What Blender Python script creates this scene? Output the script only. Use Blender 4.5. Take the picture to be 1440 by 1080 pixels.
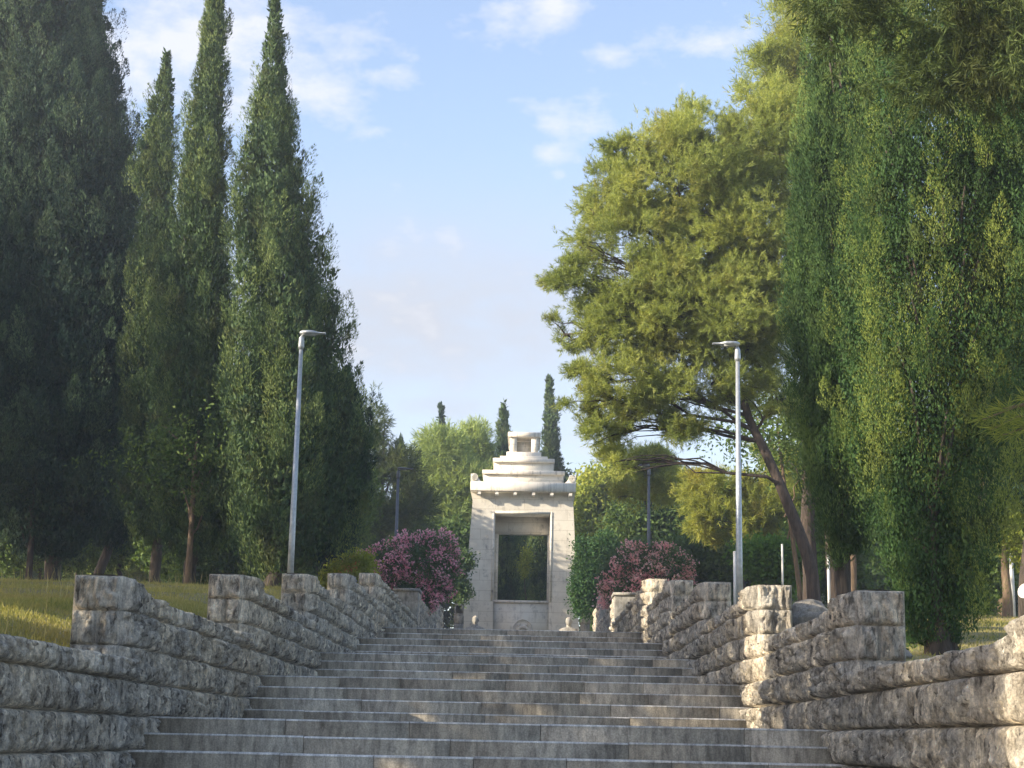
import bpy, math, random
import numpy as np
from mathutils import Matrix, Vector
R = math.radians
sc = bpy.context.scene
for o in list(bpy.data.objects): bpy.data.objects.remove(o)

# ------------------------------------------------------------------ camera
F = 2350.0
PITCH, YAW, ROLL = R(11.97), R(0.65), R(1.18)
cd = bpy.data.cameras.new('camera'); cam = bpy.data.objects.new('camera', cd)
sc.collection.objects.link(cam); sc.camera = cam
cd.sensor_width = 36; cd.lens = F/1440*36; cd.clip_start = .1; cd.clip_end = 6000
RM = Matrix.Rotation(YAW, 4, 'Z') @ Matrix.Rotation(math.pi/2+PITCH, 4, 'X') @ Matrix.Rotation(ROLL, 4, 'Z')
CP = Vector((.333, 0, 0))
cam.matrix_world = Matrix.Translation(CP) @ RM
def at(px, py, Y):
    d = RM.to_3x3() @ Vector(((px-720)/F, -(py-540)/F, -1))
    return CP + d*(Y/d.y)

# ------------------------------------------------------------------ light
SUN = Vector((-2.5, -1.0, 1.1)).normalized()
sl = bpy.data.lights.new('sun', 'SUN'); so = bpy.data.objects.new('sun', sl); sc.collection.objects.link(so)
sl.energy = 3.9; sl.angle = R(.6); sl.color = (1.0, .86, .66)
so.rotation_euler = SUN.to_track_quat('Z', 'Y').to_euler(); so.location = (-40, -20, 40)
w = bpy.data.worlds.new('World'); sc.world = w; w.use_nodes = True
nt = w.node_tree; N = nt.nodes; L = nt.links
for n in list(N): N.remove(n)
def nd(tree, t, **k):
    n = tree.nodes.new(t)
    for a, b in k.items(): setattr(n, a, b)
    return n
wo = nd(nt, 'ShaderNodeOutputWorld'); bg = nd(nt, 'ShaderNodeBackground'); bg.inputs[1].default_value = .15
L.new(bg.outputs[0], wo.inputs[0])
sky = nd(nt, 'ShaderNodeTexSky', sky_type='NISHITA', sun_disc=False)
sky.sun_elevation = math.asin(SUN.z); sky.sun_rotation = math.atan2(SUN.x, SUN.y)
sky.air_density = 1.0; sky.dust_density = 1.2; sky.ozone_density = 2.0; sky.altitude = 50
tc = nd(nt, 'ShaderNodeTexCoord'); sep = nd(nt, 'ShaderNodeSeparateXYZ'); L.new(tc.outputs['Generated'], sep.inputs[0])
def M(op, a, b=None, c=None, clamp=False, tree=nt):
    n = tree.nodes.new('ShaderNodeMath'); n.operation = op; n.use_clamp = clamp
    for i, v in enumerate((a, b, c)):
        if v is None: continue
        if isinstance(v, (int, float)): n.inputs[i].default_value = v
        else: tree.links.new(v, n.inputs[i])
    return n.outputs[0]
yy = M('MAXIMUM', M('ABSOLUTE', sep.outputs[1]), .05)
pu = M('DIVIDE', sep.outputs[0], yy); pv = M('DIVIDE', sep.outputs[2], yy)
nz = nd(nt, 'ShaderNodeTexNoise'); nz.inputs['Scale'].default_value = 11; nz.inputs['Detail'].default_value = 9; nz.inputs['Roughness'].default_value = .62
mp = nd(nt, 'ShaderNodeMapping'); mp.inputs['Scale'].default_value = (1, 1, 1.9); mp.inputs['Location'].default_value = (3.1, .4, 1.7)
L.new(tc.outputs['Generated'], mp.inputs[0]); L.new(mp.outputs[0], nz.inputs['Vector'])
nz2 = nd(nt, 'ShaderNodeTexNoise'); nz2.inputs['Scale'].default_value = 34; nz2.inputs['Detail'].default_value = 8; nz2.inputs['Roughness'].default_value = .6
L.new(mp.outputs[0], nz2.inputs['Vector'])
nn = M('ADD', M('MULTIPLY', nz.outputs['Fac'], .55), M('MULTIPLY', nz2.outputs['Fac'], .45))
def blob(px, py, rx, ry, amp):
    c = at(px, py, 1000) - CP; u0, v0 = c.x/c.y, c.z/c.y
    a = M('DIVIDE', M('SUBTRACT', pu, u0), rx/F*1.03); b = M('DIVIDE', M('SUBTRACT', pv, v0), ry/F*1.03)
    d2 = M('ADD', M('MULTIPLY', a, a), M('MULTIPLY', b, b))
    return M('MULTIPLY', M('EXPONENT', M('MULTIPLY', d2, -1.0)), amp)
dense = [(270,75,240,100,.82),(300,20,190,60,.55),(430,60,150,50,.5),(170,130,70,110,.52),(60,40,200,120,.4),(340,110,110,35,.4),(552,106,48,20,.62),(790,172,62,34,.62),
         (768,215,36,30,.55),(786,246,16,12,.5),(775,25,45,50,.55),(690,20,60,26,.5),(850,80,50,24,.42),(520,190,30,14,.35),(1000,60,60,20,.3)]
s = None
for b_ in dense:
    v = blob(*b_); s = v if s is None else M('MAXIMUM', s, v)
cm = M('MULTIPLY', M('SUBTRACT', M('ADD', M('MULTIPLY', s, 1.9), M('MULTIPLY', M('SUBTRACT', nn, .5), 5.0)), .32), .95, clamp=True)
veil = M('MAXIMUM', blob(600, 450, 520, 170, 1.0), blob(625, 572, 110, 34, .95))
veil = M('MAXIMUM', veil, blob(700, 570, 900, 170, .65))
vm = M('MULTIPLY', veil, M('MULTIPLY', M('ADD', nn, .15), 1.35), clamp=True)
hs = nd(nt, 'ShaderNodeHueSaturation'); hs.inputs['Saturation'].default_value = .92; hs.inputs['Value'].default_value = .9
L.new(sky.outputs[0], hs.inputs['Color'])
tint = nd(nt, 'ShaderNodeMix', data_type='RGBA', blend_type='MULTIPLY'); tint.inputs[0].default_value = 1
L.new(hs.outputs[0], tint.inputs[6]); tint.inputs[7].default_value = (1.02, .95, .93, 1)
CLOUD = (2.5, 2.52, 2.7)
m1 = nd(nt, 'ShaderNodeMix', data_type='RGBA'); L.new(vm, m1.inputs[0]); L.new(tint.outputs[2], m1.inputs[6]); m1.inputs[7].default_value = (1.8, 1.9, 2.15, 1)
m2 = nd(nt, 'ShaderNodeMix', data_type='RGBA'); L.new(M('MULTIPLY', cm, .85), m2.inputs[0]); L.new(m1.outputs[2], m2.inputs[6]); m2.inputs[7].default_value = (*CLOUD, 1)
L.new(m2.outputs[2], bg.inputs[0])
vs = sc.view_settings; vs.view_transform = 'Standard'; vs.look = 'None'; vs.gamma = 1; vs.exposure = 1.42
sc.render.engine = 'CYCLES'

# ------------------------------------------------------------------ helpers
COL = sc.collection
def tag(o, label=None, cat=None, group=None, kind=None):
    if label: o['label'] = label
    if cat: o['category'] = cat
    if group: o['group'] = group
    if kind: o['kind'] = kind
    return o
def empty(name, loc, label, cat, group=None):
    o = bpy.data.objects.new(name, None); COL.objects.link(o); o.location = loc; o.empty_display_size = .3
    return tag(o, label, cat, group)
def mk(name, V, Fs, mat, parent=None, smooth=False, attr=None):
    """V (n,3) world coordinates, Fs list of (m,k) index arrays -> ONE mesh object"""
    V = np.asarray(V, dtype=np.float64).reshape(-1, 3)
    me = bpy.data.meshes.new(name)
    if parent is not None: V = V - np.array(parent.location)
    me.vertices.add(len(V)); me.vertices.foreach_set('co', V.astype(np.float32).ravel())
    if isinstance(Fs, np.ndarray): Fs = [Fs]
    Fs = [np.asarray(f) for f in Fs if len(f)]
    li = np.concatenate([f.ravel() for f in Fs]); tot = np.concatenate([np.full(len(f), f.shape[1]) for f in Fs])
    me.loops.add(len(li)); me.loops.foreach_set('vertex_index', li.astype(np.int32))
    me.polygons.add(len(tot)); st = np.concatenate([[0], np.cumsum(tot)[:-1]])
    me.polygons.foreach_set('loop_start', st.astype(np.int32))
    me.polygons.foreach_set('loop_total', tot.astype(np.int32))
    if smooth: me.polygons.foreach_set('use_smooth', np.ones(len(tot), dtype=bool))
    if attr is not None:
        a = me.attributes.new('tone', 'FLOAT', 'POINT'); a.data.foreach_set('value', attr.astype(np.float32))
    me.update(calc_edges=True); me.validate()
    me.materials.append(mat)
    o = bpy.data.objects.new(name, me); COL.objects.link(o)
    if parent is not None: o.parent = parent
    return o
class MB:
    def __init__(s): s.v = []; s.q = []; s.t = []; s.n = 0
    def add(s, V, q=None, t=None):
        V = np.asarray(V, float).reshape(-1, 3); s.v.append(V)
        if q is not None and len(q): s.q.append(np.asarray(q)+s.n)
        if t is not None and len(t): s.t.append(np.asarray(t)+s.n)
        s.n += len(V); return s
    def box(s, x0, x1, y0, y1, z0, z1, bev=0.0):
        if bev <= 0:
            V = [(x, y, z) for z in (z0, z1) for y in (y0, y1) for x in (x0, x1)]
            return s.add(V, [(0,2,3,1),(4,5,7,6),(0,1,5,4),(2,6,7,3),(0,4,6,2),(1,3,7,5)])
        b = bev; V = []
        for z, ins in ((z0, b), (z0+b, 0), (z1-b, 0), (z1, b)):
            V += [(x0+ins+b*0, y0+ins, z), (x1-ins, y0+ins, z), (x1-ins, y1-ins, z), (x0+ins, y1-ins, z)]
        q = [(3,2,1,0),(12,13,14,15)]
        for k in range(3):
            for i in range(4): j = (i+1) % 4; q.append((4*k+i, 4*k+j, 4*k+4+j, 4*k+4+i))
        return s.add(V, q)
    def tube(s, pts, rad, seg=8, cap=True):
        pts = np.asarray(pts, float); n = len(pts)
        rad = np.full(n, rad) if np.isscalar(rad) else np.asarray(rad, float)
        T = np.gradient(pts, axis=0); T /= np.linalg.norm(T, axis=1)[:, None]+1e-9
        up = np.where(np.abs(T[:, 2:3]) > .9, np.array([[1., 0, 0]]), np.array([[0, 0, 1.]]))
        A = np.cross(T, up); A /= np.linalg.norm(A, axis=1)[:, None]+1e-9
        for i in range(1, n):
            a = A[i-1]-T[i]*np.dot(A[i-1], T[i]); A[i] = a/(np.linalg.norm(a)+1e-9)
        B = np.cross(T, A); th = np.linspace(0, 2*np.pi, seg, endpoint=False)
        V = pts[:, None]+rad[:, None, None]*(A[:, None]*np.cos(th)[None, :, None]+B[:, None]*np.sin(th)[None, :, None])
        i = np.arange(n-1)[:, None]*seg; j = np.arange(seg)[None]; j2 = (j+1) % seg
        q = np.stack([i+j, i+j2, i+seg+j2, i+seg+j], -1).reshape(-1, 4)
        s.add(V.reshape(-1, 3), q)
        if cap:
            c0 = s.n; s.add([pts[0], pts[-1]]); b = c0-n*seg
            s.t.append(np.array([(b+(k+1) % seg, b+k, c0) for k in range(seg)]+[(b+(n-1)*seg+k, b+(n-1)*seg+(k+1) % seg, c0+1) for k in range(seg)]))
        return s
    def grid(s, P, flip=False):
        n, m = P.shape[:2]; i = np.arange(n-1)[:, None]*m; j = np.arange(m-1)[None]
        q = np.stack([i+j, i+j+1, i+m+j+1, i+m+j], -1).reshape(-1, 4)
        if flip: q = q[:, ::-1]
        return s.add(P.reshape(-1, 3), q)
    def build(s, name, mat, parent=None, smooth=False):
        return mk(name, np.concatenate(s.v), [np.concatenate(x) for x in (s.q, s.t) if x], mat, parent, smooth)
# value noise, vectorised
_rs = np.random.RandomState(5); _T = _rs.rand(4096)
def vn(x, y, z=0.0):
    x, y, z = np.broadcast_arrays(np.asarray(x, float), np.asarray(y, float), np.asarray(z, float))
    xi, yi, zi = np.floor(x).astype(np.int64), np.floor(y).astype(np.int64), np.floor(z).astype(np.int64)
    fx, fy, fz = x-xi, y-yi, z-zi
    fx, fy, fz = [f*f*(3-2*f) for f in (fx, fy, fz)]
    def h(a, b, c): return _T[((a*73856093) ^ (b*19349663) ^ (c*83492791)) & 4095]
    r = 0
    for dx in (0, 1):
        for dy in (0, 1):
            for dz in (0, 1):
                r = r+h(xi+dx, yi+dy, zi+dz)*(fx if dx else 1-fx)*(fy if dy else 1-fy)*(fz if dz else 1-fz)
    return r
def fbm(x, y, z=0.0, o=4, g=.5):
    s = 0; a = 1; t = 0
    for i in range(o):
        s = s+a*vn(x*2**i+17*i, y*2**i+5*i, np.asarray(z)*2**i+9*i); t += a; a *= g
    return s/t
def sstep(a, b, x):
    t = np.clip((x-a)/(b-a), 0, 1); return t*t*(3-2*t)

# ------------------------------------------------------------------ materials
MATS = {}
def newmat(name):
    m = bpy.data.materials.new(name); m.use_nodes = True; t = m.node_tree
    for n in list(t.nodes): t.nodes.remove(n)
    o = nd(t, 'ShaderNodeOutputMaterial'); p = nd(t, 'ShaderNodeBsdfPrincipled'); t.links.new(p.outputs[0], o.inputs[0])
    return m, t, p, o
def ramp(t, fac, stops):
    r = nd(t, 'ShaderNodeValToRGB'); e = r.color_ramp.elements
    while len(e) > 1: e.remove(e[-1])
    e[0].position = stops[0][0]; e[0].color = (*stops[0][1], 1)
    for p, c in stops[1:]:
        x = e.new(p); x.color = (*c, 1)
    t.links.new(fac, r.inputs[0]); return r.outputs[0]
def noise(t, scale, detail=5, rough=.55, vec=None, sc3=None, dist=0):
    n = nd(t, 'ShaderNodeTexNoise'); n.inputs['Scale'].default_value = scale; n.inputs['Detail'].default_value = detail
    n.inputs['Roughness'].default_value = rough; n.inputs['Distortion'].default_value = dist
    c = nd(t, 'ShaderNodeNewGeometry'); src = c.outputs['Position'] if vec is None else vec
    if sc3:
        mpp = nd(t, 'ShaderNodeMapping'); mpp.inputs['Scale'].default_value = sc3; t.links.new(src, mpp.inputs[0]); src = mpp.outputs[0]
    t.links.new(src, n.inputs['Vector']); return n.outputs['Fac']
def mixc(t, fac, a, b, mode='MIX'):
    n = nd(t, 'ShaderNodeMix', data_type='RGBA', blend_type=mode)
    for i, v in ((0, fac), (6, a), (7, b)):
        if isinstance(v, (int, float)): n.inputs[i].default_value = v
        elif isinstance(v, tuple): n.inputs[i].default_value = (*v, 1)
        else: t.links.new(v, n.inputs[i])
    return n.outputs[2]
def bump(t, p, h, strength=.5, dist=.02):
    b = nd(t, 'ShaderNodeBump'); b.inputs['Strength'].default_value = strength; b.inputs['Distance'].default_value = dist
    t.links.new(h, b.inputs['Height']); t.links.new(b.outputs[0], p.inputs['Normal'])
def stone_mat(name, dark, mid, light, streak=.6, bs=.6):
    m, t, p, o = newmat(name)
    a = noise(t, 5, 9, .68); c = ramp(t, a, [(.3, dark), (.5, mid), (.72, light)])
    b = noise(t, 1, 7, .72, sc3=(15, 15, 3.2), dist=.5)
    c = mixc(t, streak, c, ramp(t, b, [(.36, (.10, .10, .10)), (.44, (.7, .7, .7)), (.53, (1.15, 1.15, 1.13)), (.64, (1.75, 1.7, 1.6))]), 'MULTIPLY')
    g = noise(t, 55, 5, .7); c = mixc(t, .5, c, ramp(t, g, [(.35, (.5, .5, .5)), (.6, (1.2, 1.2, 1.2))]), 'MULTIPLY')
    k = noise(t, 1.1, 3, .5); c = mixc(t, .55, c, ramp(t, k, [(.38, (.62, .64, .68)), (.6, (1.15, 1.08, .98))]), 'MULTIPLY')
    t.links.new(c, p.inputs['Base Color']); p.inputs['Roughness'].default_value = .92; p.inputs['Specular IOR Level'].default_value = .25
    h = M('ADD', M('MULTIPLY', noise(t, 1, 8, .7, sc3=(22, 22, 8)), 1.0, tree=t), M('MULTIPLY', g, .4, tree=t), tree=t)
    bump(t, p, h, bs, .07); return m
rock = stone_mat('rock_faced_limestone', (.28, .255, .21), (.65, .60, .51), (.88, .83, .72), .85, 1.0)
ashlar = stone_mat('dressed_limestone', (.22, .21, .19), (.36, .35, .32), (.48, .46, .42), .4, .25)
boulder_m = stone_mat('boulder_stone', (.2, .19, .18), (.36, .35, .33), (.5, .48, .46), .3, .8)
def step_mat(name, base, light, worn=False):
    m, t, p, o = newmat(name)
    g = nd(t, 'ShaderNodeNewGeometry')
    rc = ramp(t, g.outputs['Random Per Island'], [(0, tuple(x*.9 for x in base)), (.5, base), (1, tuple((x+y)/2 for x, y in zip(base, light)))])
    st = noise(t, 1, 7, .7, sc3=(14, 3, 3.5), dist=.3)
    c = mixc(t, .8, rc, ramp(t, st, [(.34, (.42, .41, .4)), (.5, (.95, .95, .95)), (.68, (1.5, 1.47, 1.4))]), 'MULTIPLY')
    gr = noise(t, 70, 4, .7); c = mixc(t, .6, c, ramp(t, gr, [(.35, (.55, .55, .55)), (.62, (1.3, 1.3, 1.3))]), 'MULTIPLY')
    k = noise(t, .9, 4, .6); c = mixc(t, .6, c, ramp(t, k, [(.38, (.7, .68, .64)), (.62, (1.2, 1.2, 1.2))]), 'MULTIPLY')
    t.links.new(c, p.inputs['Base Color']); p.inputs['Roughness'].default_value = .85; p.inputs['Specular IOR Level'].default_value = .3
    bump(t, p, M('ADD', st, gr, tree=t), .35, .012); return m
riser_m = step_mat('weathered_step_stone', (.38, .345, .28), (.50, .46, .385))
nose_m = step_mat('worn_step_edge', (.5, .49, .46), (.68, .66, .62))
def marble():
    m, t, p, o = newmat('pale_marble_cladding')
    a = noise(t, 1.2, 6, .6); c = ramp(t, a, [(.3, (.58, .54, .46)), (.55, (.70, .66, .57)), (.75, (.76, .73, .65))])
    g = nd(t, 'ShaderNodeNewGeometry'); sp = nd(t, 'ShaderNodeSeparateXYZ'); t.links.new(g.outputs['Position'], sp.inputs[0])
    cb = nd(t, 'ShaderNodeCombineXYZ'); t.links.new(M('ADD', sp.outputs[0], M('MULTIPLY', sp.outputs[1], .7, tree=t), tree=t), cb.inputs[0]); t.links.new(sp.outputs[2], cb.inputs[1])
    br = nd(t, 'ShaderNodeTexBrick'); br.inputs['Scale'].default_value = 1; br.inputs['Brick Width'].default_value = 1.3; br.inputs['Row Height'].default_value = .46
    br.inputs['Mortar Size'].default_value = .007; br.inputs['Color1'].default_value = (1, 1, 1, 1); br.inputs['Color2'].default_value = (.93, .93, .93, 1); br.inputs['Mortar'].default_value = (.6, .57, .52, 1)
    t.links.new(cb.outputs[0], br.inputs['Vector']); c = mixc(t, 1.0, c, br.outputs[0], 'MULTIPLY')
    s1 = noise(t, 1, 7, .75, sc3=(3.0, 3.0, .8)); s2 = noise(t, 2.2, 8, .8)
    k = M('MULTIPLY', ramp(t, s1, [(.48, (0, 0, 0)), (.62, (1, 1, 1))]), ramp(t, s2, [(.49, (0, 0, 0)), (.6, (1, 1, 1))]), tree=t)
    c = mixc(t, M('MULTIPLY', k, .8, tree=t), c, (.13, .125, .12)); t.links.new(c, p.inputs['Base Color']); p.inputs['Roughness'].default_value = .7
    bump(t, p, noise(t, 30, 4), .12, .01); return m
marble_m = marble()
def marble2():
    m, t, p, o = newmat('stained_marble_cornice')
    a = noise(t, 1.2, 6, .6); c = ramp(t, a, [(.3, (.54, .50, .44)), (.6, (.68, .64, .57))])
    s1 = noise(t, 1, 7, .75, sc3=(6.0, 6.0, .5)); c = mixc(t, M('MULTIPLY', ramp(t, s1, [(.5, (0, 0, 0)), (.68, (1, 1, 1))]), .75, tree=t), c, (.17, .16, .15))
    t.links.new(c, p.inputs['Base Color']); p.inputs['Roughness'].default_value = .75; bump(t, p, s1, .2, .01); return m
marble_s = marble2()
def plain(name, c, rough=.6, metal=0, var=.25, scale=8):
    m, t, p, o = newmat(name); a = noise(t, scale, 5, .6)
    cc = ramp(t, a, [(.3, tuple(x*(1-var) for x in c)), (.7, tuple(min(1, x*(1+var)) for x in c))])
    t.links.new(cc, p.inputs['Base Color']); p.inputs['Roughness'].default_value = rough; p.inputs['Metallic'].default_value = metal; return m
galv = plain('galvanised_steel', (.42, .45, .47), .45, .5, .18, 14)
galv_dark = plain('dark_grey_paint', (.12, .125, .14), .5, .3, .2, 10)
white_metal = plain('white_painted_metal', (.62, .62, .60), .45, 0, .12, 6)
glassy = plain('lamp_lens', (.55, .57, .58), .15, 0, .05, 3)
def bark_mat(name, a, b):
    m, t, p, o = newmat(name); n = noise(t, 1, 7, .7, sc3=(16, 16, 2.5), dist=.5)
    t.links.new(ramp(t, n, [(.35, a), (.65, b)]), p.inputs['Base Color']); p.inputs['Roughness'].default_value = .95; bump(t, p, n, .9, .05); return m
bark = bark_mat('grey_brown_bark', (.03, .025, .02), (.10, .08, .065))
bark_pine = bark_mat('dark_pine_bark', (.03, .023, .019), (.10, .075, .06))
bark_light = bark_mat('tan_bark', (.10, .07, .045), (.26, .185, .12))
def leaf_mat(name, cols, tr=.3, brown=0.0, ns=.8, browncol=(.16, .09, .04), trc=(1.3, 1.25, .7)):
    m, t, p, o = newmat(name); g = nd(t, 'ShaderNodeNewGeometry')
    n = noise(t, ns, 4, .6)
    if 'cypress' in name:
        at_ = nd(t, 'ShaderNodeAttribute'); at_.attribute_name = 'tone'
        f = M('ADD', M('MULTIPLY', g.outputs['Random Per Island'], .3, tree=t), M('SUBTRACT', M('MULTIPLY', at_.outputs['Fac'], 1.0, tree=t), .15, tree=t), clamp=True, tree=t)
    else: f = M('ADD', M('MULTIPLY', g.outputs['Random Per Island'], .5, tree=t), M('SUBTRACT', M('MULTIPLY', n, 1.5, tree=t), .5, tree=t), clamp=True, tree=t)
    c = ramp(t, f, [(.05, cols[0]), (.5, cols[1]), (.95, cols[2])])
    if brown:
        n2 = noise(t, ns*1.7, 4, .65, sc3=(1.13, .9, 1.1)); c = mixc(t, M('MULTIPLY', ramp(t, n2, [(.53, (0, 0, 0)), (.66, (1, 1, 1))]), brown, tree=t), c, browncol)
    t.links.new(c, p.inputs['Base Color']); p.inputs['Roughness'].default_value = .65; p.inputs['Specular IOR Level'].default_value = .12
    tb = nd(t, 'ShaderNodeBsdfTranslucent'); t.links.new(mixc(t, 1.0, c, trc, 'MULTIPLY'), tb.inputs[0])
    ms = nd(t, 'ShaderNodeMixShader'); ms.inputs[0].default_value = tr
    t.links.new(p.outputs[0], ms.inputs[1]); t.links.new(tb.outputs[0], ms.inputs[2]); t.links.new(ms.outputs[0], o.inputs[0]); return m
lf_cyp = leaf_mat('cypress_foliage', [(.04, .075, .035), (.09, .145, .055), (.19, .25, .085)], .12, .35, .7, (.13, .10, .045))
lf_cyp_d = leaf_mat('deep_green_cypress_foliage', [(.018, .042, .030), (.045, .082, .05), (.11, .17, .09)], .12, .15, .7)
lf_cyp_g = leaf_mat('bright_cypress_foliage', [(.04, .085, .03), (.085, .15, .045), (.17, .25, .07)], .16, .1, .8)
lf_cyp_r = leaf_mat('right_cypress_foliage', [(.025, .06, .022), (.06, .12, .035), (.23, .29, .065)], .14, .2, .9, (.15, .12, .05))
lf_wood = leaf_mat('shaded_wood_leaves', [(.03, .05, .028), (.05, .08, .04), (.08, .12, .055)], .2)  # darker leaf green stands in for shade under the trees
lf_pine = leaf_mat('pine_needles', [(.14, .19, .06), (.28, .34, .10), (.45, .48, .15)], .45, .35, .55, (.26, .19, .06))
lf_pine_y = leaf_mat('golden_pine_needles', [(.18, .23, .06), (.34, .38, .09), (.52, .50, .13)], .45, .3, .5, (.36, .20, .06))
lf_pine_d = leaf_mat('dark_pine_needles', [(.05, .08, .03), (.085, .12, .04), (.13, .17, .055)], .3, .15, .6)
lf_pine_b = leaf_mat('far_pine_needles', [(.16, .23, .08), (.27, .35, .11), (.40, .47, .15)], .35, .1, .35)
lf_green = leaf_mat('broad_leaves', [(.05, .09, .03), (.09, .15, .045), (.17, .24, .07)], .35, .1, .6)
lf_lime = leaf_mat('lime_leaves', [(.07, .15, .03), (.13, .24, .045), (.2, .32, .06)], .45, 0, .8)
lf_yel = leaf_mat('yellow_green_leaves', [(.15, .20, .04), (.27, .33, .06), (.42, .44, .09)], .4, .12, .6, (.35, .22, .06))
lf_ole = leaf_mat('oleander_leaves', [(.06, .11, .05), (.11, .17, .07), (.17, .23, .10)], .25, .1, .8)
def flat_leaf(name, cols):
    return leaf_mat(name, cols, .4, 0, 1.5, trc=(1.1, 1, 1))
pink = flat_leaf('pink_blossom', [(.86, .28, .40), (.93, .48, .56), (.96, .70, .74)])
pink2 = flat_leaf('rose_blossom', [(.90, .36, .38), (.95, .55, .52), (.97, .75, .70)])
orange = flat_leaf('orange_blossom', [(.6, .2, .08), (.7, .32, .1), (.75, .45, .18)])
grass_m = leaf_mat('dry_green_grass', [(.22, .23, .07), (.38, .35, .12), (.55, .46, .20)], .4, .5, .25, (.42, .31, .14))
def ground_mat():
    m, t, p, o = newmat('dry_turf_soil'); a = noise(t, .35, 7, .65); c = ramp(t, a, [(.3, (.17, .17, .06)), (.5, (.29, .25, .10)), (.7, (.40, .30, .15))])
    b = noise(t, 9, 6, .7); c = mixc(t, .6, c, ramp(t, b, [(.3, (.45, .45, .45)), (.7, (1.25, 1.25, 1.25))]), 'MULTIPLY')
    t.links.new(c, p.inputs['Base Color']); p.inputs['Roughness'].default_value = 1; bump(t, p, b, .8, .06); return m
ground_m = ground_mat()
paving_m = step_mat('landing_paving', (.22, .21, .19), (.32, .31, .28))

# ------------------------------------------------------------------ terrain and stairs
SY, SZ, RI, TR = 15.65, .134, .15, .36          # front edge of landing 1, its height, riser, tread
def lY(k): return SY+6.15*(k-1)
def lZ(k): return SZ+.6*(k-1)
FL = [(lY(k), lZ(k)) for k in range(-1, 6)]+[(55.3, lZ(5)+.6), (64.0, lZ(5)+1.2)]
def stair_z(Y):
    z = lZ(-2)
    for y, zz in FL:
        if Y >= y-1.2: z = zz
    return z
def gz(X, Y):
    X = np.asarray(X, float); Y = np.asarray(Y, float)
    c = np.where(X < 0, -.50, -.86)
    z = c+.0976*np.minimum(Y, 40)+.045*np.clip(Y-40, 0, 40)+.02*np.clip(Y-80, 0, 200)
    z = z+(fbm(X*.25, Y*.25, 2.0)-.5)*.22*sstep(3.8, 6, np.abs(X))
    tp = SZ+.65+.0976*(Y-SY-5.05)
    tp = np.where(Y < 41, tp, 1e3); a = np.abs(X)
    z = np.where(a > 3.3, np.minimum(z, tp+.40+.22*np.maximum(a-3.6, 0)), z)
    z = z+.03*np.maximum(-X-8, 0)*sstep(25, 45, Y)*.6
    return z
xs = np.concatenate([np.linspace(-160, -14, 30), np.linspace(-13.5, -3.5, 34), [-3.42, -3.3], [0], [3.3, 3.42], np.linspace(3.5, 13.5, 34), np.linspace(14, 160, 30)])
ys = np.concatenate([np.linspace(-60, 3, 12), np.linspace(3.5, 55, 150), np.linspace(56, 110, 50), np.linspace(114, 420, 30)])
GX, GY = np.meshgrid(xs, ys)
GZ = gz(GX, GY); inn = (np.abs(GX) < 3.35) & (GY < 66)
sz = np.array([stair_z(y)-.75 for y in ys])[:, None]
GZ = np.where(inn, np.minimum(GZ, sz), GZ); mid = (np.abs(GX) < 3.35) & (GY >= 66); GZ = np.where(mid, lZ(5)+1.1, GZ)
tm = (np.abs(GX) < 5.5) & (GY > 67) & (GY < 86); GZ = np.where(tm, lZ(5)+1.1, GZ)
g = MB(); g.grid(np.stack([GX, GY, GZ], -1)); go = g.build('ground', ground_m, None, True); tag(go, kind='structure')
rnd = random.Random(3)
for k, (Y, z) in enumerate(FL):
    if Y < 3: continue
    rb, nb = MB(), MB()
    for i in range(4):
        yf = Y-TR*(3-i); zt = z-RI*(3-i); x = -3.3
        while x < 3.3:
            x1 = min(3.3, x+rnd.uniform(.7, 1.9))
            if 3.3-x1 < .4: x1 = 3.3
            dy = rnd.uniform(-.006, .006); dz = rnd.uniform(-.004, .003); c = .017; gp = .003
            a, b = x+gp, x1-gp
            yb = yf+TR+.02 if i < 3 else yf+.42
            # body of the block: riser face, back, sides (below the chamfer)
            V = [(a, yf+dy, zt-RI-.03), (b, yf+dy, zt-RI-.03), (b, yf+dy, zt-c+dz), (a, yf+dy, zt-c+dz), (a, yb, zt-RI-.03), (b, yb, zt-RI-.03), (b, yb, zt-c+dz), (a, yb, zt-c+dz)]
            rb.add(V, [(0,1,2,3),(0,3,7,4),(1,5,6,2)])
            o2 = .004
            n = 10; xx = np.linspace(a, b, n); wob = (fbm(xx*9, yf, zt)-.5)*.006
            P = np.stack([np.stack([xx, np.full(n, yf+dy-o2), np.full(n, zt-c+dz)], -1), np.stack([xx, np.full(n, yf+dy-o2), zt-c*.75+dz+wob], -1),
                          np.stack([xx, yf+dy+c*.8+wob, np.full(n, zt+dz)], -1), np.stack([xx, np.full(n, yb), np.full(n, zt+dz)], -1)])
            nb.grid(P)
            x = x1
    yn = FL[k+1][0]-TR*3 if k+1 < len(FL) else 86
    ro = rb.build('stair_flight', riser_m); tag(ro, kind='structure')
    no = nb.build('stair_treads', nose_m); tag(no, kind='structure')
    lb = MB()
    yy0 = Y+.42
    while yy0 < yn-.02:
        y1 = min(yn, yy0+.8); x = -3.3
        while x < 3.3:
            x1 = min(3.3, x+rnd.uniform(.8, 1.4)); zt = z-.004+rnd.uniform(-.003, .002)
            lb.add([(x+.003, yy0+.003, zt), (x1-.003, yy0+.003, zt), (x1-.003, y1-.003, zt), (x+.003, y1-.003, zt)], [(0,1,2,3)]); x = x1
        yy0 = y1
    tag(lb.build('stair_landing', paving_m), kind='structure')
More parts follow.
